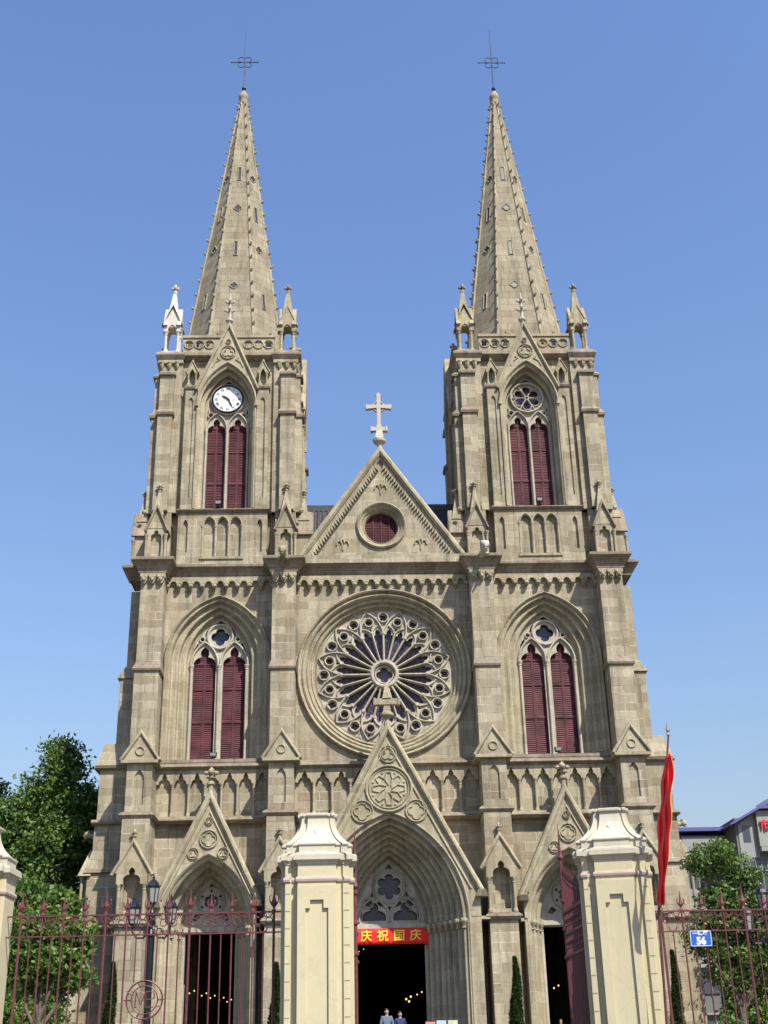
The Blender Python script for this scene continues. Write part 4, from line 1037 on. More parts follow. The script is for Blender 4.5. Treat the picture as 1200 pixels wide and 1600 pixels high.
# ---- gate pillars
def pillar(x, rot, label):
    """stepped square plan: a front panel and narrower quoined flanks, local origin at its centre"""
    Mp = T(x, -32.42, .15 if x > -5 else .08) @ RZ(rot); root = bpy.data.objects.new('gate_pillar', None); COL.objects.link(root); root.matrix_basis = Mp; W[root.name] = Mp.copy()
    tag(root, label, 'gate pillar', 'cream stucco gate pillars')
    side = [(-.48, -.48), (-.385, -.48), (-.385, -.44), (-.29, -.44), (-.29, -.545), (.29, -.545), (.29, -.44), (.385, -.44), (.385, -.48)]
    base_plan = [(x_*cos(t)-y_*sin(t), x_*sin(t)+y_*cos(t)) for t in (0, pi/2, pi, 3*pi/2) for x_, y_ in side]
    def plan(e): return [(x_+e*(1 if x_ > 0 else -1), y_+e*(1 if y_ > 0 else -1)) for x_, y_ in base_plan]
    NP = len(base_plan)
    f3 = lambda a, b, h: (a, b, h)
    def col(mb, prof, hf=1): 
        mb.loft([[(x_, y_, z) for x_, y_ in plan(e)] for e, z in prof], True)
        mb.add([(x_, y_, prof[-1][1]) for x_, y_ in plan(prof[-1][0])], [tuple(range(NP))])
    mb = MB(); col(mb, [(.06, 0), (.06, .5), (0, .56), (0, 3.93)]); col(mb, [(0.001, 3.93), (0, 4.22)])
    body = obj('shaft', mb, M['cream'], root, bevel=.008)
    mb = MB()
    a0 = [(-.17, .7), (-.17, 3.48), (-.10, 3.48), (-.10, 3.60), (.10, 3.60), (.10, 3.48), (.17, 3.48), (.17, .7)]
    fr = MB(); fr.plate([(-.289, .6), (-.289, 3.80), (.289, 3.80), (.289, .6)], [a0], -.585, -.543)
    pass
    obj('panel', fr, M['cream'], root)
    mb = MB()
    z = .75
    while z < 3.75:
        for s in (-1, 1):
            mb.box(min(s*.40, s*.482), max(s*.40, s*.482), -.4825, -.38, z, z+.014)
        z += .245
    obj('quoin_joint', mb, M['groove'], root)
    mb = MB(); col(mb, [(0, 3.86), (.02, 3.87), (.028, 3.90), (.02, 3.93), (0, 3.94)])
    obj('neck_moulding', mb, M['pink'], root)
    mb = MB(); col(mb, [(0, 4.11), (.012, 4.12), (.012, 4.14), (.035, 4.165), (.062, 4.18), (.062, 4.255), (.05, 4.262), (.05, 4.275), (.02, 4.285), (-.02, 4.30)])
    obj('cornice', mb, M['ivory'], root)
    mb = MB(); pr = [(-.02, 4.29), (-.02, 4.40), (.0, 4.41), (0.0, 4.43)]
    col(mb, pr)
    # concave pyramid roof: scale the plan rather than offset it
    lo = []
    for t in [i/10 for i in range(11)]:
        sc_ = 1.0-.50*(1-(1-t)**2.2); z = 4.43+.44*(t**1.15)
        lo.append([(x_*sc_, y_*sc_, z) for x_, y_ in plan(.0)])
    for sc_, z in ((.54, 4.87), (.56, 4.885), (.56, 4.915), (.53, 4.925)): lo.append([(x_*sc_, y_*sc_, z) for x_, y_ in plan(0)])
    mb.loft(lo, True); mb.add(lo[-1], [tuple(range(NP))])
    mb.tube([(0, 0, 4.92), (0, 0, 4.96)], .012, 6)
    obj('cap', mb, M['ivory'], root)
    mb = MB(); mb.sphere((0, -.335, 4.64), .05, sy=.4, n=14, m=7); obj('boss', mb, M['white'], root, smooth=True)
    return root
pillar(-2.15, 0, 'cream gate pillar left of the open gateway, standing before the main portal')
pillar(2.45, -12, 'cream gate pillar beside the red flag, right of the open gateway')
pillar(-7.38, 0, 'cream pillar at the far left end of the left fence')

# ---- wrought iron fences
def spear(mb, x, z, tall):
    k = 1.28 if tall else 1.0
    mb.lathe((x, 0, z), [(.022, 0), (.032, .02), (.022, .04), (.016, .06), (.036*k, .10*k), (.018, .17*k), (.003, .30*k)], 6, sy=.7)
    for s in (-1, 1): mb.tube([(x+s*.012, 0, z+.07), (x+s*.05*k, 0, z+.12*k), (x+s*.055*k, 0, z+.17*k), (x+s*.04*k, 0, z+.2*k)], [.011, .011, .009, .004], 5)
def fence(Mf, x0, x1, first, spacing, tallmod, ztop, zrail2, label, emblem=None):
    root = bpy.data.objects.new('iron_fence', None); COL.objects.link(root); root.matrix_basis = Mf; W[root.name] = Mf.copy()
    tag(root, label, 'fence', 'maroon iron fences beside the gate')
    for z, h in ((ztop, .022), (zrail2, .018), (.5, .02)):
        mb = MB(); mb.box(x0, x1, -.018, .018, z-h/2, z+h/2); obj('rail', mb, M['red_iron'], root)
    n0 = int(math.floor((first-x0)/spacing)); x = first-n0*spacing; i = -n0
    sw = MB()
    while x < x1+.01:
        tall = (i % 4 == tallmod)
        if x > x0+.02:
            mb = MB(); mb.tube([(x, 0, .1), (x, 0, ztop+.02)], .013 if not tall else .02, 8); spear(mb, x, ztop, tall)
            if emblem and abs(x-emblem[0]) < .26:
                mb = MB(); mb.tube([(x, 0, emblem[1]+.24), (x, 0, ztop+.02)], .013, 8); spear(mb, x, ztop, tall)
                mb.tube([(x, 0, .1), (x, 0, emblem[1]-.24)], .013, 8)
            obj('picket', mb, M['red_iron'], root)
        xm = x+spacing/2
        if x0 < xm < x1:
            mb = MB()
            if emblem and abs(xm-emblem[0]) < .28:
                mb.tube([(xm, 0, emblem[1]+.24), (xm, 0, zrail2)], .010, 6); mb.tube([(xm, 0, .1), (xm, 0, emblem[1]-.24)], .010, 6)
            else: mb.tube([(xm, 0, .1), (xm, 0, zrail2)], .010, 6)
            obj('picket', mb, M['red_iron'], root)
            zc = (ztop+zrail2)/2; g = (ztop-zrail2)/2-.01
            for s in (-1, 1):
                c = (xm+s*.085, zc-s*0+.02)
                sw.tube([(c[0]+.052*cos(t), 0, c[1]+.052*sin(t)) for t in [2*pi*j/12 for j in range(13)]], .008, 5)
                sw.tube([(xm+s*.14, 0, zc+g), (xm+s*.10, 0, zc+g*.55), (xm+s*.03, 0, zc+g*.55), (xm, 0, zc+g)], .008, 5)
            sw.tube([(xm+.058*cos(t), 0, zrail2+.06+.055*sin(t)) for t in [pi*.05-pi*1.1*j/10 for j in range(11)]], .009, 5)
            sw.tube([(xm+.05*cos(t), 0, ztop-.06+.05*sin(t)) for t in [pi*j/8 for j in range(9)]], .008, 5)
        x += spacing; i += 1
    obj('scrollwork', sw, M['red_iron'], root)
    if emblem:
        ex, ez = emblem; mb = MB()
        for r, tr in ((.265, .013), (.195, .009)): mb.tube([(ex+r*cos(t), -.01, ez+r*sin(t)) for t in [2*pi*j/36 for j in range(37)]], tr, 6)
        for kx in range(8):
            a = R(45*kx+ (22.5 if kx % 4 else 0)); mb.tube([(ex+.195*cos(a), -.01, ez+.195*sin(a)), (ex+.27*cos(a), -.01, ez+.27*sin(a))], .013, 6)
        for s in (-1, 1): mb.tube([(ex+s*.265, -.01, ez), (ex+s*.31, -.01, ez)], .01, 6)
        e = obj('emblem', mb, M['red_iron'], root)
        e['label'] = 'double ring with an interlaced monogram of three letters'
        mb = MB(); q = lambda pts: mb.tube([(ex+a, -.012, ez+b) for a, b in pts], .0085, 6)
        q([(-.135, -.10), (-.125, .11)]); q([(-.125, .11), (-.055, -.07)]); q([(-.055, -.07), (.02, .11)]); q([(.02, .11), (.02, -.11)])
        q([(.135, -.10), (.02, -.10)]); q([(.02, .005), (.12, .005)]); q([(.02, .11), (.13, .11)])
        q([(.03, .10), (.10, .12), (.14, .09), (.15, .04), (.12, .01)]); q([(-.15, -.10), (-.11, -.10)])
        obj('monogram', mb, M['red_iron'], e)
    return root
fence(T(0, -32.42, .0), -6.84, -2.68, -5.36, .318, 0, 3.65, 3.355, 'maroon iron fence left of the gateway with a ring monogram', (-4.71, 2.44))
fence(T(0, -32.42, .0), 2.87, 8.4, 3.43, .322, 3, 3.54, 3.245, 'maroon iron fence right of the gateway carrying the blue number plate')
# open gate leaves, swung inward
def gate_leaf(x, ang, label):
    Mg = T(x, -32.15, 0) @ RZ(ang); root = bpy.data.objects.new('gate_leaf', None); COL.objects.link(root); root.matrix_basis = Mg; W[root.name] = Mg.copy()
    tag(root, label, 'gate', 'open gate leaves')
    L = 1.75
    for xx, zt, r in ((.0, 4.0, .03), (L, 4.62, .03)):
        mb = MB(); mb.tube([(xx, 0, .2), (xx, 0, zt)], r, 8)
        for z in (3.0, 3.45, 3.9): mb.lathe((xx, 0, z), [(.03, 0), (.055, .02), (.055, .05), (.03, .07)], 8)
        mb.lathe((xx, 0, zt-.02), [(.03, 0), (.055, .05), (.035, .12), (.02, .25), (.003, .62)], 8)
        obj('stile', mb, M['red_iron'], root)
    for z in (.35, 1.4, 3.05, 3.4, 3.75):
        mb = MB(); mb.box(0, L, -.02, .02, z-.02, z+.02); obj('rail', mb, M['red_iron'], root)
    for i in range(1, 12):
        xx = L*i/12; zt = 3.9+.42*(i/12)**1.6
        mb = MB(); mb.tube([(xx, 0, .35), (xx, 0, zt)], .014, 6); spear(mb, xx, zt, False); obj('picket', mb, M['red_iron'], root)
    mb = MB()
    for z in (3.22, 3.57):
        for i in range(12):
            xx = L*(i+.5)/12; mb.tube([(xx+.055*cos(t), 0, z+.055*sin(t)) for t in [2*pi*j/12 for j in range(13)]], .012, 5)
    mb.box(.02, L-.02, -.006, .006, .4, 1.38)
    obj('scrollwork', mb, M['red_iron'], root)
    return root
gate_leaf(-1.58, 89.5, 'maroon iron gate leaf seen edge on against the left gate pillar')
gate_leaf(1.97, 90.2, 'maroon iron gate leaf swung open beside the right gate pillar')

# ---- house number plate
Mx = T(3.66, -32.48, 3.13)
mb = MB()
def rrect(w_, h_, r): return [(sx*(w_-r)+r*cos(a), sz*(h_-r)+r*sin(a)) for sx, sz, b in ((1, -1, -90), (1, 1, 0), (-1, 1, 90), (-1, -1, 180)) for a in [R(b+30*j) for j in range(4)]]
mb.plate(rrect(.165, .115, .02), [], -.012, 0)
o = obj('number_plate', mb, M['blue'], None, Mx); tag(o, 'blue enamel house number plate reading 56 wired to the right fence', 'number plate')
fr = MB(); fr.rib(rrect(.157, .107, .02), .008, -.016, -.010, True); obj('border', fr, M['white'], o)
t = text_mb('56', .145, .006, .002); t.v = [(x, y-.0155, z-.040) for x, y, z in t.v]; obj('numerals', t, M['white'], o)
t = text_mb('一德路', .056, .002, .002); t.v = [(x*1.45, y-.0155, z+.070) for x, y, z in t.v]; obj('street_name', t, M['white'], o)

# ---- red flag on a leaning pole
root = bpy.data.objects.new('flag', None); COL.objects.link(root); Mx = T(2.88, -33.35, 0); root.matrix_basis = Mx; W[root.name] = Mx.copy()
tag(root, 'furled red flag with yellow edge hanging from a leaning pole by the right gate pillar', 'flag')
P0 = Vector((-.12, 0, 1.0)); P1 = Vector((-.03, 0, 3.42)); P2 = Vector((.42, 0, 6.05))
mb = MB(); mb.tube([P0, P1, P2], [.02, .02, .014], 8); obj('pole', mb, M['red_iron'], root)
mb = MB(); mb.lathe((P2.x, 0, P2.z-.02), [(.016, 0), (.03, .03), (.018, .06), (.034, .10), (.004, .24)], 8, sy=.4); obj('spearhead', mb, simple('steel', (.25, .25, .25), .4, .7), root)
fl = MB(); ed = MB(); NZ, NX = 40, 22; rows = []
for i in range(NZ+1):
    t = i/NZ; z = 5.72-2.12*t; base = P1.lerp(P2, (z-P1.z)/(P2.z-P1.z))
    wd = .035+.042*sin(pi*min(1, t*1.05))**.6+.02*sin(t*14)
    row = []
    for j in range(NX+1):
        s_ = j/NX
        fold = sin(s_*pi*5+t*2.5)*.5+.5*sin(s_*pi*2.3+1.1*t*3)
        x = base.x-.05*sin(pi*t)+(s_-.45)*wd+.014*fold*(.6+.4*sin(t*9))+.012*sin(t*23+s_*4)
        y = -.02-.42*s_*(.25+sin(pi*t)**.7)*(.8)+.05*cos(s_*pi*5+t*3)
        row.append((x, y, z-.10*s_*t+.02*sin(s_*9)))
    rows.append(row)
fl.loft(rows); o = obj('cloth', fl, M['red'], root, smooth=True, fix=False)
md = o.modifiers.new('thick', 'SOLIDIFY'); md.thickness = .006
ed.loft([[(x+.004, y-.004, z) for x, y, z in (r[-1], r[-2])]+[(r[-1][0]+.009, r[-1][1]-.004, r[-1][2])] for r in rows]); obj('fringe', ed, M['yellow'], root, fix=False)

# ---- street lanterns
def lantern(mb, g, x, z, s=1.0):
    R6 = .125*s
    mb.lathe((x, 0, z), [(.02, 0), (.035*s, .03*s), (.06*s, .07*s), (R6*.72, .10*s)], 6)
    mb.lathe((x, 0, z+.40*s), [(R6*1.12, 0), (R6*1.2, .015*s), (R6*1.05, .03*s), (R6*.85, .10*s), (R6*.45, .15*s), (R6*.2, .17*s), (.02, .19*s), (.028, .21*s), (.012, .24*s), (.004, .31*s)], 6)
    for k in range(6):
        a = 2*pi*k/6; mb.tube([(x+R6*.72*cos(a), R6*.72*sin(a), z+.10*s), (x+R6*1.05*cos(a), R6*1.05*sin(a), z+.41*s)], .011*s, 5)
        mb.sphere((x+R6*1.22*cos(a), R6*1.22*sin(a), z+.43*s), .016*s, n=5, m=3)
    g.lathe((x, 0, z+.10*s), [(R6*.66, 0), (R6*.98, .30*s)], 6)
def lamp_post(x, y, zt, label):
    Ml = T(x, y, .15); root = bpy.data.objects.new('lamp_post', None); COL.objects.link(root); root.matrix_basis = Ml; W[root.name] = Ml.copy()
    tag(root, label, 'lamp post', 'black lantern posts in the forecourt')
    z0 = zt-.15-.71*.9
    mb = MB()
    mb.lathe((0, 0, 0), [(.2, 0), (.2, .15), (.12, .25), (.1, .6), (.07, .7), (.05, .8), (.045, z0-.55), (.07, z0-.5), (.05, z0-.44), (.03, z0-.4), (.03, z0-.15), (.055, z0-.1), (.03, z0-.05), (.02, z0)], 12)
    post = obj('post', mb, M['black'], root)
    mb = MB()
    for s in (-1, 1):
        mb.tube([(s*.03, 0, z0-.42), (s*.14, 0, z0-.55), (s*.27, 0, z0-.55), (s*.35, 0, z0-.44), (s*.35, 0, z0-.36)], .02, 6)
        mb.tube([(s*(.15+.06*cos(t)), 0, z0-.44+.06*sin(t)) for t in [0, 1, 2, 3, 4, 5]], .012, 5)
    obj('bracket', mb, M['black'], root)
    for xx, zz in ((0, z0), (-.35, z0-.38), (.35, z0-.38)):
        mb = MB(); g = MB(); lantern(mb, g, xx, zz, .9); l = obj('lantern', mb, M['black'], root); obj('pane', g, M['lampglass'], l)
lamp_post(-5.40, -27.6, 4.92, 'black three-lantern lamp post behind the left fence')
lamp_post(6.42, -27.2, 4.62, 'black three-lantern lamp post under the tree behind the right fence')

# ---- banner over the main door
Mx = T(0.05, .36, 6.04)
mb = MB(); rows = []
for i in range(5):
    z = -.31+.62*i/4; rows.append([(-1.50+3.05*j/40, -.02*sin(j*.75)-.015*sin(j*2.1+i)-(.55*(j/40-.93)*1.0 if j > 38 else 0), z) for j in range(41)])
mb.loft(rows)
o = obj('banner', mb, M['red'], None, Mx, fix=False, smooth=True); md = o.modifiers.new('thick', 'SOLIDIFY'); md.thickness = .006
tag(o, 'red cloth banner with yellow Chinese lettering hung across the main doorway', 'banner')
t = MB()
for i, ch in enumerate('庆祝国庆'):
    q = text_mb(ch, .46, .005, .004); t.add([(x*1.05-1.02+i*.665, y-.05, z) for x, y, z in q.v], q.f)
obj('lettering', t, M['gold'], o)

# ---- lamps inside
def lamp_cluster(x, y, z, n, label, r=.10):
    root = bpy.data.objects.new('chandelier', None); COL.objects.link(root); Mx = T(x, y, z); root.matrix_basis = Mx; W[root.name] = Mx.copy()
    tag(root, label, 'chandelier', 'lit lamps inside the dark nave')
    mb = MB(); mb.tube([(0, 0, .1), (0, 0, 9.45-z)], .015, 5); obj('rod', mb, M['black'], root)
    for k in range(n):
        b = MB(); a = 2.1*k+.6; b.sphere((.12*cos(a)*(n > 1), .1*sin(a), -.10*k), r*.5, n=8, m=5); obj('bulb', b, M['bulb'], root)
LN = ['nearest', 'second', 'third', 'fourth', 'fifth', 'farthest']
for i, (x, y, z) in enumerate(((-8.70, 4, 4.47), (-8.6, 6, 4.42), (-8.28, 8, 4.40), (-8.1, 10, 4.38), (-7.87, 12, 4.37), (-7.68, 14, 4.36))):
    lamp_cluster(x, y, z, 2, LN[i]+' warm lamp pair of the row glimpsed through the left side door', .065)
lamp_cluster(7.5, 6, 4.3, 2, 'warm lamp pair glimpsed through the right side door', .075)
lamp_cluster(.93, 6, 3.98, 3, 'yellow lamp cluster in the middle of the main doorway dark', .09)
lamp_cluster(1.42, 6, 4.16, 2, 'yellow lamp near the right jamb inside the main doorway', .065)
lamp_cluster(-1.12, 6, 6.0, 2, 'small pale lamps high inside the main doorway under the banner', .04)
# ---- people in the doorway
def skin_mesh(verts, edges, radii, sub=2):
    me = bpy.data.meshes.new('skin_tmp'); me.from_pydata(verts, edges, []); o = bpy.data.objects.new('skin_tmp', me); COL.objects.link(o)
    md = o.modifiers.new('skin', 'SKIN'); md.use_smooth_shade = True
    for i, r in enumerate(radii):
        q = me.skin_vertices[0].data[i]; q.radius = r if isinstance(r, tuple) else (r, r); q.use_root = (i == 0)
    ss = o.modifiers.new('sub', 'SUBSURF'); ss.levels = sub; ss.render_levels = sub
    r = bpy.data.meshes.new_from_object(o.evaluated_get(bpy.context.evaluated_depsgraph_get()))
    bpy.data.objects.remove(o)
    mb = MB(); mb.add([tuple(v.co) for v in r.vertices], [tuple(p.vertices) for p in r.polygons]); return mb
def chain_set(chains):
    vs, es, rs = [], [], []; idx = {}
    for ch in chains:
        prev = None
        for nme, p, r in ch:
            if nme in idx: k = idx[nme]
            else: k = len(vs); idx[nme] = k; vs.append(p); rs.append(r)
            if prev is not None: es.append((prev, k))
            prev = k
    return vs, es, rs
def person(loc, rz, H, top, hairmat, long_hair, arms, label):
    Mx = T(*loc) @ RZ(rz) @ Matrix.Scale(H/1.72, 4)
    def arm(s):
        sh = (s*.185, 0, 1.41)
        if arms == 'crossed': el, wr, ha = (s*.25, -.03, 1.12), (s*.05, -.24, 1.10), (-s*.06, -.26, 1.13)
        else: el, wr, ha = (s*.27, .03, 1.12), (s*.25, -.06, .87), (s*.25, -.08, .79)
        return sh, el, wr, ha
    ch = [[('pel', (0, 0, .95), (.15, .11)), ('wst', (0, 0, 1.08), (.135, .10)), ('chs', (0, .0, 1.28), (.16, .115)), ('nkb', (0, .0, 1.44), (.085, .075)), ('nk', (0, -.005, 1.50), .056), ('jaw', (0, -.025, 1.56), (.06, .07)), ('hd', (0, -.01, 1.63), (.078, .092)), ('top', (0, .0, 1.69), (.055, .065))]]
    for s in (-1, 1):
        sh, el, wr, ha = arm(s)
        n = str(s)
        ch.append([('chs', None, 0), ('sh'+n, sh, .062), ('el'+n, el, .043), ('wr'+n, wr, .028), ('ha'+n, ha, (.036, .022))])
        ch.append([('pel', None, 0), ('hp'+n, (s*.09, 0, .88), .09), ('kn'+n, (s*.10, -.01, .48), .058), ('an'+n, (s*.10, .02, .08), .038), ('to'+n, (s*.11, -.15, .04), (.042, .03))])
        d = (Vector(ha)-Vector(wr)).normalized(); side = d.cross(Vector((0, 0, 1)) if abs(d.z) < .8 else Vector((0, 1, 0))).normalized()
        for f in range(4):
            a = Vector(ha)+side*(.026-.0175*f); L = (.034, .040, .037, .028)[f]
            b = a+d*L; c = b+d*L*.6+Vector((0, .012, -.012))
            ch.append([('ha'+n, None, 0), ('f%d%s' % (f, n), tuple(a+d*.01), .009), ('g%d%s' % (f, n), tuple(b), .0085), ('h%d%s' % (f, n), tuple(c), .007)])
        mid = Vector(wr).lerp(Vector(ha), .45); ch.append([('wr'+n, None, 0), ('t0'+n, tuple(mid+side*.03), .0115), ('t1'+n, tuple(mid+side*.045+d*.035), .009)])
    vs, es, rs = chain_set(ch)
    mb = skin_mesh(vs, es, rs, 2)
    for s in (-1, 1):
        mb.sphere((s*.080, .0, 1.615), .022, sx=.5, sz=1.5, n=7, m=5)
    mb.lathe((0, -.105, 1.592), [(.004, .04), (.014, .008), (.016, 0), (.004, -.006)], 6)
    b = obj('person', mb, M['skin'], None, Mx, smooth=True); tag(b, label, 'person', 'people in the doorways')
    e = MB()
    for s in (-1, 1): e.sphere((s*.031, -.096, 1.625), .010, n=6, m=4)
    e.box(-.022, .022, -.104, -.09, 1.560, 1.567); obj('face_detail', e, M['hair'], b)
    h = MB(); h.sphere((0, .018, 1.675), .098, sx=.92, sy=1.02, sz=.78, n=14, m=8)
    h.sphere((0, .05, 1.63), .085, sx=.95, sy=.8, sz=1.0, n=12, m=7)
    if long_hair: h.sphere((0, .065, 1.53), .07, sx=1.1, sy=.6, sz=1.6, n=10, m=6)
    obj('hair', h, hairmat, b, smooth=True)
    cs = [[('a', (0, 0, .90), (.165, .125)), ('b', (0, 0, 1.08), (.152, .118)), ('c', (0, 0, 1.28), (.178, .132)), ('d', (0, 0, 1.43), (.10, .088))]]
    for s in (-1, 1):
        sh, el, wr, ha = arm(s); cs.append([('c', None, 0), ('s%d' % s, sh, .078), ('e%d' % s, el, .056), ('w%d' % s, tuple(Vector(el).lerp(Vector(wr), .9)), .038)])
    obj('shirt', skin_mesh(*chain_set(cs), 2), top, b, smooth=True)
    ts_ = [[('a', (0, 0, .96), (.155, .118))]]
    for s in (-1, 1): ts_.append([('a', None, 0), ('h%d' % s, (s*.09, 0, .87), .102), ('k%d' % s, (s*.10, -.01, .48), .075), ('n%d' % s, (s*.10, .02, .11), .06)])
    obj('trousers', skin_mesh(*chain_set(ts_), 2), M['trousers'], b, smooth=True)
    sh_ = MB()
    for s in (-1, 1): sh_.sphere((s*.108, -.06, .045), .06, sy=2.1, sz=.75, n=10, m=6)
    obj('shoe', sh_, M['hair'], b, smooth=True)
person((-.21, .55, 1.6), 8, 1.72, M['shirt_grey'], M['hair'], False, 'crossed', 'person with folded arms in grey blue shirt, left of two in the main doorway')
person((.32, .60, 1.6), 20, 1.61, M['shirt_navy'], M['hair'], True, 'down', 'shorter person in a navy jacket with pale collar in the main doorway')
person((6.68, .4, 1.6), -10, 1.18, M['shirt_grey'], M['hairbrown'], False, 'down', 'small brown-haired person in the right side doorway, mostly hidden')
# ---- notice boards beside the main portal
for i, (x, z, c, lab) in enumerate(((1.33, 2.76, (.62, .20, .15), 'coral-topped notice board, nearest the main door'), (1.74, 2.80, (.38, .47, .56), 'pale blue notice board between the coral and the green one'), (2.17, 2.80, (.50, .55, .33), 'pale green notice board, farthest right of the three'))):
    Mx = T(x, -2.5, 1.6) @ RZ(3-3*i); root = bpy.data.objects.new('notice_board', None); COL.objects.link(root); root.matrix_basis = Mx; W[root.name] = Mx.copy()
    tag(root, lab, 'notice board', 'notice boards by the main portal')
    h = z-1.6; mb = MB(); mb.box(-.18, .18, -.02, .01, .45, h); obj('panel', mb, simple('board_print_%d' % i, c, .7, noise=.3, nscale=20), root)
    mb = MB()
    for s in (-1, 1): mb.tube([(s*.17, 0, h+.01), (s*.17, .0, 0)], .014, 6); mb.tube([(s*.17, .02, h), (s*.17, .3, 0)], .012, 6)
    mb.box(-.19, .19, -.028, .018, h-.01, h+.015); obj('frame', mb, M['iron'], root)
# ---- floodlights on the window sills
for x, y, z, lab in ((-TX-.05, -.15, 13.24, 'dark floodlight on the sill of the tall window in the left tower'), (TX+.05, -.15, 13.24, 'dark floodlight on the sill of the tall window in the right tower'),
                     (-TX-.22, -.16, 24.96, 'small floodlight on the sill of the left belfry window under the clock'), (TX+.1, -.16, 24.96, 'small floodlight on the sill of the right belfry window')):
    Mx = T(x, y, z); mb = MB(); mb.frus((-.13, .13, -.1, .1), .1, (-.16, .16, -.13, .05), .28); mb.box(-.02, .02, -.02, .02, 0, .1); mb.box(-.1, .1, -.07, .07, 0, .02)
    o = obj('floodlight', mb, M['black'], None, Mx); tag(o, lab, 'floodlight', 'floodlights on the window sills')
    g = MB(); g.add([(-.13, -.135, .26), (.13, -.135, .26), (.11, -.112, .13), (-.11, -.112, .13)], [(0, 1, 2, 3)]); obj('lens', g, M['lampglass'], o, fix=False)

# ---- foliage
def leaves(name, mat, parent, pts, size, aspect=.95, up=.35, Mx=None):
    n = len(pts); c = np.asarray(pts); d = rng.normal(size=(n, 3)); d /= np.linalg.norm(d, axis=1)[:, None]
    nrm = rng.normal(size=(n, 3))+np.array([0, 0, up*2.5]); nrm /= np.linalg.norm(nrm, axis=1)[:, None]
    a = np.cross(nrm, d); a /= np.linalg.norm(a, axis=1)[:, None]; b = np.cross(nrm, a)
    s = size*rng.uniform(.6, 1.25, n)[:, None]
    V = np.stack([c-a*s, c-a*s*.1+b*s*aspect*.55, c+a*s, c-a*s*.1-b*s*aspect*.55], 1)
    V[:, 1] += nrm*s*.12; V[:, 3] += nrm*s*.12
    V = V.reshape(-1, 3)
    me = bpy.data.meshes.new(name); me.vertices.add(4*n); me.vertices.foreach_set('co', V.ravel().astype(np.float32))
    me.loops.add(4*n); me.loops.foreach_set('vertex_index', np.arange(4*n, dtype=np.int32))
    me.polygons.add(n); me.polygons.foreach_set('loop_start', np.arange(0, 4*n, 4, dtype=np.int32)); me.polygons.foreach_set('loop_total', np.full(n, 4, dtype=np.int32))
    me.update(calc_edges=True); me.materials.append(mat)
    o = bpy.data.objects.new(name, me); COL.objects.link(o); o.parent = parent; o.matrix_basis = Matrix(); W[o.name] = W[parent.name].copy()
    return o
def clumps(blobs, per, cl=.5, n_in=26):
    """leaf points gathered in small sprays over the shells of ellipsoid blobs"""
    out = []
    for (x, y, z, rx, ry, rz) in blobs:
        k = int(per*(rx*ry*rz)**(2/3))
        d = rng.normal(size=(k, 3)); d /= np.linalg.norm(d, axis=1)[:, None]
        r = rng.uniform(.25, 1.25, k)[:, None]**.7
        cc = np.array([x, y, z])+d*r*np.array([rx, ry, rz])
        p = np.repeat(cc, n_in, 0)+rng.normal(size=(k*n_in, 3))*np.array([cl, cl, cl*.62])*rng.uniform(.5, 1.1, (k, 1)).repeat(n_in, 0)
        out.append(p)
    return np.concatenate(out)
def tree(name, label, base, trunk_r, limbs, blobs, mat, size, per, cl, group=None, n_in=26, cat='tree'):
    Mx = T(*base); root = bpy.data.objects.new(name, None); COL.objects.link(root); root.matrix_basis = Mx; W[root.name] = Mx.copy(); tag(root, label, cat, group)
    mb = MB()
    zt = limbs[0]
    mb.tube([(0, 0, -.1), (.03, .02, zt*.35), (-.04, 0, zt*.7), (0, 0, zt)], [trunk_r*1.35, trunk_r, trunk_r*.85, trunk_r*.7], 10)
    for (x, y, z, rx, ry, rz) in blobs:
        x, y, z = x-base[0], y-base[1], z-base[2]
        a = Vector((0, 0, min(zt, z*.6))); b_ = Vector((x, y, z)); mid = a.lerp(b_, .5)+Vector((random.uniform(-.3, .3), random.uniform(-.3, .3), random.uniform(0, .4)))
        mb.tube([a, mid, b_], [trunk_r*.5, trunk_r*.32, trunk_r*.1], 7)
        for q in range(6):
            e = b_+Vector((random.uniform(-1, 1)*rx*.85, random.uniform(-1, 1)*ry*.85, random.uniform(-.5, .9)*rz)); m_ = mid.lerp(e, .5)+Vector((0, 0, .15))
            mb.tube([mid.lerp(b_, random.random()), m_, e], [trunk_r*.16, trunk_r*.1, trunk_r*.03], 5)
    obj('trunk', mb, M['bark'], root, smooth=True, fix=False)
    P = clumps(blobs, per, cl, n_in)-np.array(base)
    leaves('crown', mat, root, P, size)
    return root
tree('broadleaf_tree', 'tall dense broadleaf tree rising left of the cathedral', (-16.5, 6, .1), .42, [5], [
    (-13.5, 7, 12.6, .8, 1.0, .8), (-18.6, 6, 11.4, 1.0, 1.2, .9), (-15.1, 6, 14.6, .9, 1.0, 1.1), (-15.3, 6, 13.0, 1.5, 1.6, 1.3), (-14.2, 6, 12.2, 1.0, 1.2, 1.2), (-16.8, 6, 11.6, 1.6, 1.7, 1.3), (-15.0, 5.5, 10.8, 1.7, 1.8, 1.2), (-17.8, 6.5, 10.2, 1.5, 1.6, 1.2),
    (-13.7, 7, 10.3, 1.0, 1.3, .9), (-16.4, 5, 9.3, 1.7, 1.8, 1.0), (-14.3, 6, 8.9, .9, 1.0, .7), (-17.6, 5, 8.0, 1.3, 1.4, 1.0), (-18.8, 6, 9.0, 1.2, 1.2, 1.0)], M['leaf_dark'], .12, 92, .30)
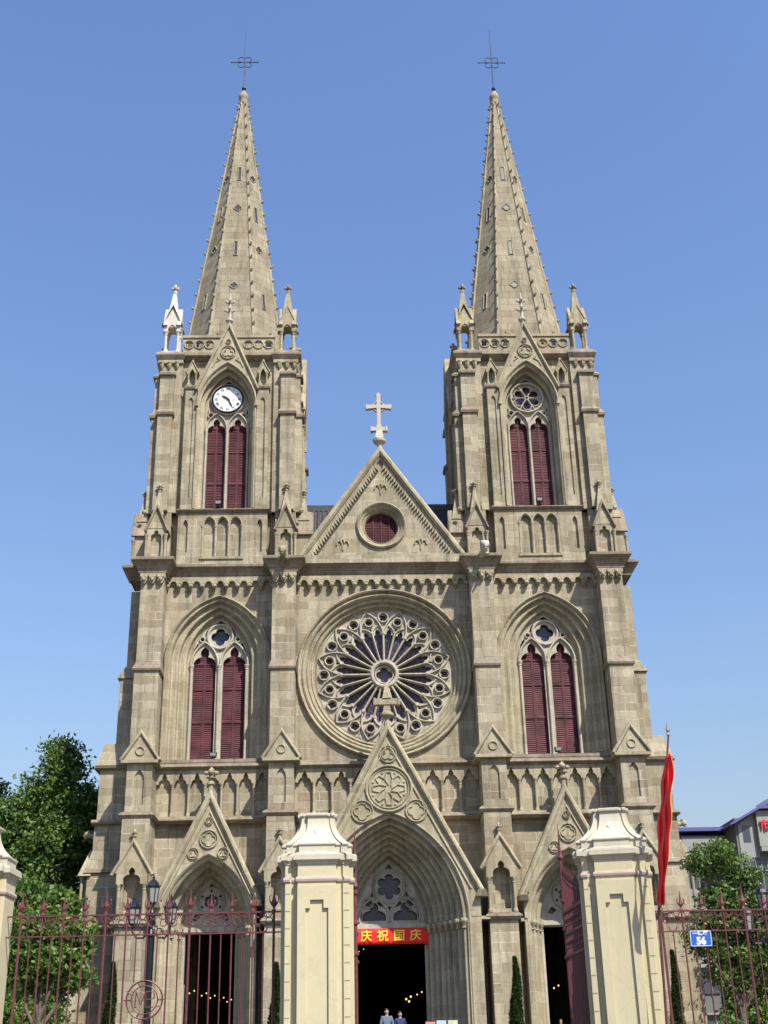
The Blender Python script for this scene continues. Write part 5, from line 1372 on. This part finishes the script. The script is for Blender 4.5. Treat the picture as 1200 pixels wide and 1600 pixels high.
tree('broadleaf_tree', 'dark blue-green tree farthest left, behind the tall dense one', (-21.5, 12, .1), .35, [6], [
    (-20.2, 12, 14.3, .9, 1.2, .9), (-20.9, 12, 12.9, 1.5, 1.5, 1.1), (-21.2, 12, 11.2, 1.8, 1.6, 1.2), (-22, 12, 14.8, 1.5, 1.5, 1.2), (-20.6, 12, 9.6, 1.5, 1.5, 1.1)], M['leaf_blue'], .125, 90, .30)
tree('broadleaf_tree', 'bushy mid-height tree in front of the tall one, left of the cathedral', (-14.6, -2, .1), .22, [2.6], [
    (-14.2, -2, 7.4, 1.1, 1.1, .8), (-13.0, -2.4, 6.9, .9, .9, .8), (-15.2, -2, 6.4, 1.2, 1.2, .9), (-13.3, -2, 5.7, 1.1, 1.1, .8), (-14.6, -2.4, 5.0, 1.2, 1.2, .8), (-12.9, -2, 4.5, .8, .9, .7), (-14.0, -2, 3.7, 1.1, 1.1, .6)], M['leaf_dark'], .12, 170, .24)
tree('broadleaf_tree', 'low large-leaved tree close behind the left fence', (-10.4, -14.5, .1), .13, [2.6], [
    (-10.6, -14, 5.3, .7, .7, .5), (-9.8, -14, 4.9, .7, .7, .5), (-11.0, -14, 4.6, .6, .6, .45), (-10.3, -14.2, 4.3, .8, .7, .4), (-9.6, -14, 4.0, .55, .55, .35), (-10.9, -14, 3.8, .6, .6, .35)], M['leaf_mid'], .10, 190, .17)
tree('leafy_shrub', 'yellow-green shrub at the foot of the left side buttress', (-10.9, -8, .1), .05, [1.6], [
    (-11.1, -8, 2.35, .6, .5, .45), (-10.5, -8, 1.9, .7, .6, .6)], M['leaf_yel'], .09, 110, .16, cat='shrub')
tree('broadleaf_tree', 'light green open-crowned tree before the grey building on the right', (12.1, -6, .1), .16, [3.2], [
    (11.75, -6, 8.15, .65, .7, .42), (11.2, -6, 7.75, .45, .5, .35), (12.35, -6, 7.6, .6, .6, .38), (12.95, -6, 7.2, .5, .6, .33), (11.9, -6, 6.6, .8, .7, .4), (12.9, -6, 6.3, .7, .7, .38),
    (11.3, -6, 4.9, .6, .6, .4), (12.3, -6, 4.6, .8, .6, .45), (13.3, -6, 4.5, .8, .6, .45), (10.7, -6.3, 5.2, .45, .5, .35), (13.9, -6, 6.0, .6, .6, .4), (13.8, -6, 5.0, .6, .6, .4), (12.0, -6, 3.9, .7, .6, .4), (11.2, -6, 5.9, .5, .6, .4), (12.1, -6, 5.6, .8, .7, .4), (13.1, -6, 5.4, .8, .7, .4)], M['leaf_yel'], .085, 150, .20, n_in=24)
tree('broadleaf_tree', 'dark shady tree behind the right fence beside the building', (14.0, 0, .1), .25, [3], [
    (13.9, 0, 6.0, 1.1, 1.0, .8), (14.8, 0, 5.4, 1.0, 1.0, .8), (13.6, 0, 4.6, .8, .9, .7), (14.6, 0, 3.7, 1.2, 1.0, .9), (13.9, -.5, 2.8, .8, .8, .6)], M['leaf_dark'], .11, 130, .25)
tree('leafy_shrub', 'bright green low shrub behind the right fence', (10.9, -9, .1), .05, [1.5], [
    (10.75, -9, 2.0, .5, .5, .42), (11.1, -9, 1.8, .5, .5, .5)], M['leaf_yel'], .08, 150, .14, cat='shrub')
tree('leafy_shrub', 'broad dark shrub thicket at ground level left of the side buttress', (-15.5, -4, .1), .08, [1.2], [
    (-17.5, -4, 3.2, 1.3, 1.0, 1.1), (-15.8, -4, 3.2, 1.2, 1.0, 1.1), (-14.2, -4, 3.2, 1.1, 1.0, 1.0), (-12.7, -4.5, 2.9, .9, .9, .9), (-12.9, -4.5, 1.7, .9, .9, .9), (-16.6, -4, 1.2, 1.3, 1.0, .8), (-14.9, -4, 1.1, 1.3, 1.0, .8)], M['leaf_dark'], .10, 75, .25, cat='shrub')
def cypress(x, y, ztop, r, label):
    base = (x, y, .15); Mx = T(*base); root = bpy.data.objects.new('cypress', None); COL.objects.link(root); root.matrix_basis = Mx; W[root.name] = Mx.copy()
    tag(root, label, 'cypress', 'clipped cypresses before the buttresses')
    H = ztop-.15; mb = MB(); mb.tube([(0, 0, 0), (0, 0, H*.9)], [.07, .01], 7); obj('trunk', mb, M['bark'], root)
    mb = MB(); mb.lathe((0, 0, .35), [(r*.2, 0), (r*.6, .3), (r*.6, H*.35), (r*.36, H*.65), (r*.08, H*.85), (.01, H*.88)], 10); obj('inner_foliage', mb, M['leaf_dark'], root)
    n = 15000; t = rng.uniform(0, 1, n)**.85; z = .35+(H-.4)*t; rad = r*np.minimum(1, (1-t)*1.25+.03)**.75*np.minimum(1, .55+t*5)
    th = rng.uniform(0, 2*pi, n); rr = rad*(rng.uniform(.72, 1.0, n)+.10*np.sin(th*5+z*6)+.06*np.sin(z*17+th*2))
    P = np.stack([rr*np.cos(th)+.05*np.sin(z*2), rr*np.sin(th), z], 1)
    leaves('foliage', M['leaf_cypress'], root, P, .075, .6, .9)
cypress(-9.88, -6.5, 4.85, .30, 'slim dark cypress before the outer buttress of the left tower')
cypress(-4.23, -6.5, 4.72, .26, 'narrow cypress half hidden by the left gate pillar')
cypress(4.10, -6.5, 4.74, .33, 'cypress between the main portal and the right side door')
cypress(9.68, -6.5, 4.84, .30, 'cypress behind the right fence near the outer buttress of the right tower')

# ---- building on the right
root = bpy.data.objects.new('office_building', None); COL.objects.link(root); root.matrix_basis = Matrix(); W[root.name] = Matrix()
tag(root, 'grey modern building with blue roof edges and red Chinese rooftop lettering', 'building')
mb = MB(); mb.box(19.0, 21.75, 25.3, 40, 0, 13.75); mb.box(21.75, 60, 23.0, 45, 0, 14.35); obj('wall', mb, M['concrete'], root)
mb = MB(); mb.box(18.7, 21.8, 24.7, 40, 13.9, 14.12); mb.add([(21.3, 22.3, 13.95), (23.2, 22.3, 14.95), (60, 22.3, 15.25), (60, 22.3, 15.05), (23.2, 22.3, 14.78), (21.3, 22.3, 13.82),
    (21.3, 45, 13.95), (23.2, 45, 14.95), (60, 45, 15.25), (60, 45, 15.05), (23.2, 45, 14.78), (21.3, 45, 13.82)], [(0,1,4,5),(1,2,3,4),(6,11,10,7),(7,10,9,8),(0,6,7,1),(1,7,8,2),(5,4,10,11),(4,3,9,10),(0,5,11,6),(2,8,9,3)])
obj('roof_edge', mb, M['blueroof'], root)
mb = MB(); mb.box(23.0, 60, 22.6, 24, 12.6, 14.7); mb.add([(21.9, 22.95, 13.9), (23.0, 22.95, 14.7), (23.0, 22.95, 12), (21.9, 22.95, 12)], [(0, 1, 2, 3)]); mb.box(23.0, 60, 22.4, 23.0, 12.3, 12.55)
for z in (9.6, 6.6, 3.6): mb.box(22.9, 60, 22.6, 23.0, z-.9, z)
mb.box(18.98, 21.7, 25.0, 25.3, 12.5, 13.6); mb.box(18.98, 21.7, 25.0, 25.3, 9.3, 10.5); mb.box(18.98, 21.7, 25.0, 25.3, 6.0, 7.2)
obj('parapet', mb, M['paleconc'], root)
mb = MB(); mb.box(24.2, 60, 23.5, 26, 15.3, 15.6); mb.box(24.6, 24.9, 22.6, 23.4, 15.15, 15.45); obj('roof_equipment', mb, M['white'], root)
for j, z in enumerate((10.0, 7.0, 4.0, 1.2)):
    for i in range(12):
        x = 22.3+i*1.9
        mb = MB(); mb.box(x, x+1.4, 22.93, 22.99, z, z+1.8); wn = obj('window', mb, M['window'], root)
        mb = MB()
        for t in (0, .35, .7, 1.05, 1.37): mb.box(x+t, x+t+.04, 22.88, 22.93, z, z+1.8)
        mb.box(x, x+1.4, 22.87, 22.93, z+1.2, z+1.25); obj('frame', mb, M['paleconc'], wn)
    for x in (19.3, 20.6):
        mb = MB(); mb.box(x, x+.95, 25.22, 25.28, z+.55, z+2.2); wn = obj('window', mb, M['window'], root)
        mb = MB(); mb.box(x-.05, x+1.0, 25.0, 25.2, z+2.2, z+2.3); mb.box(x+.45, x+.5, 25.17, 25.22, z+.55, z+2.2); obj('frame', mb, M['paleconc'], wn)
mb = MB(); mb.box(22.15, 22.6, 22.93, 22.99, 12.9, 13.9); obj('window', mb, M['window'], root)
t = MB()
for i, ch in enumerate('市交'):
    q = text_mb(ch, .62, .02, .05); t.add([(x+23.42+i*.74, y+22.5, z+13.80) for x, y, z in q.v], q.f)
obj('lettering', t, M['signred'], root)
print('OBJECTS', len(bpy.data.objects), 'FACES', sum(len(m.polygons) for m in bpy.data.meshes))
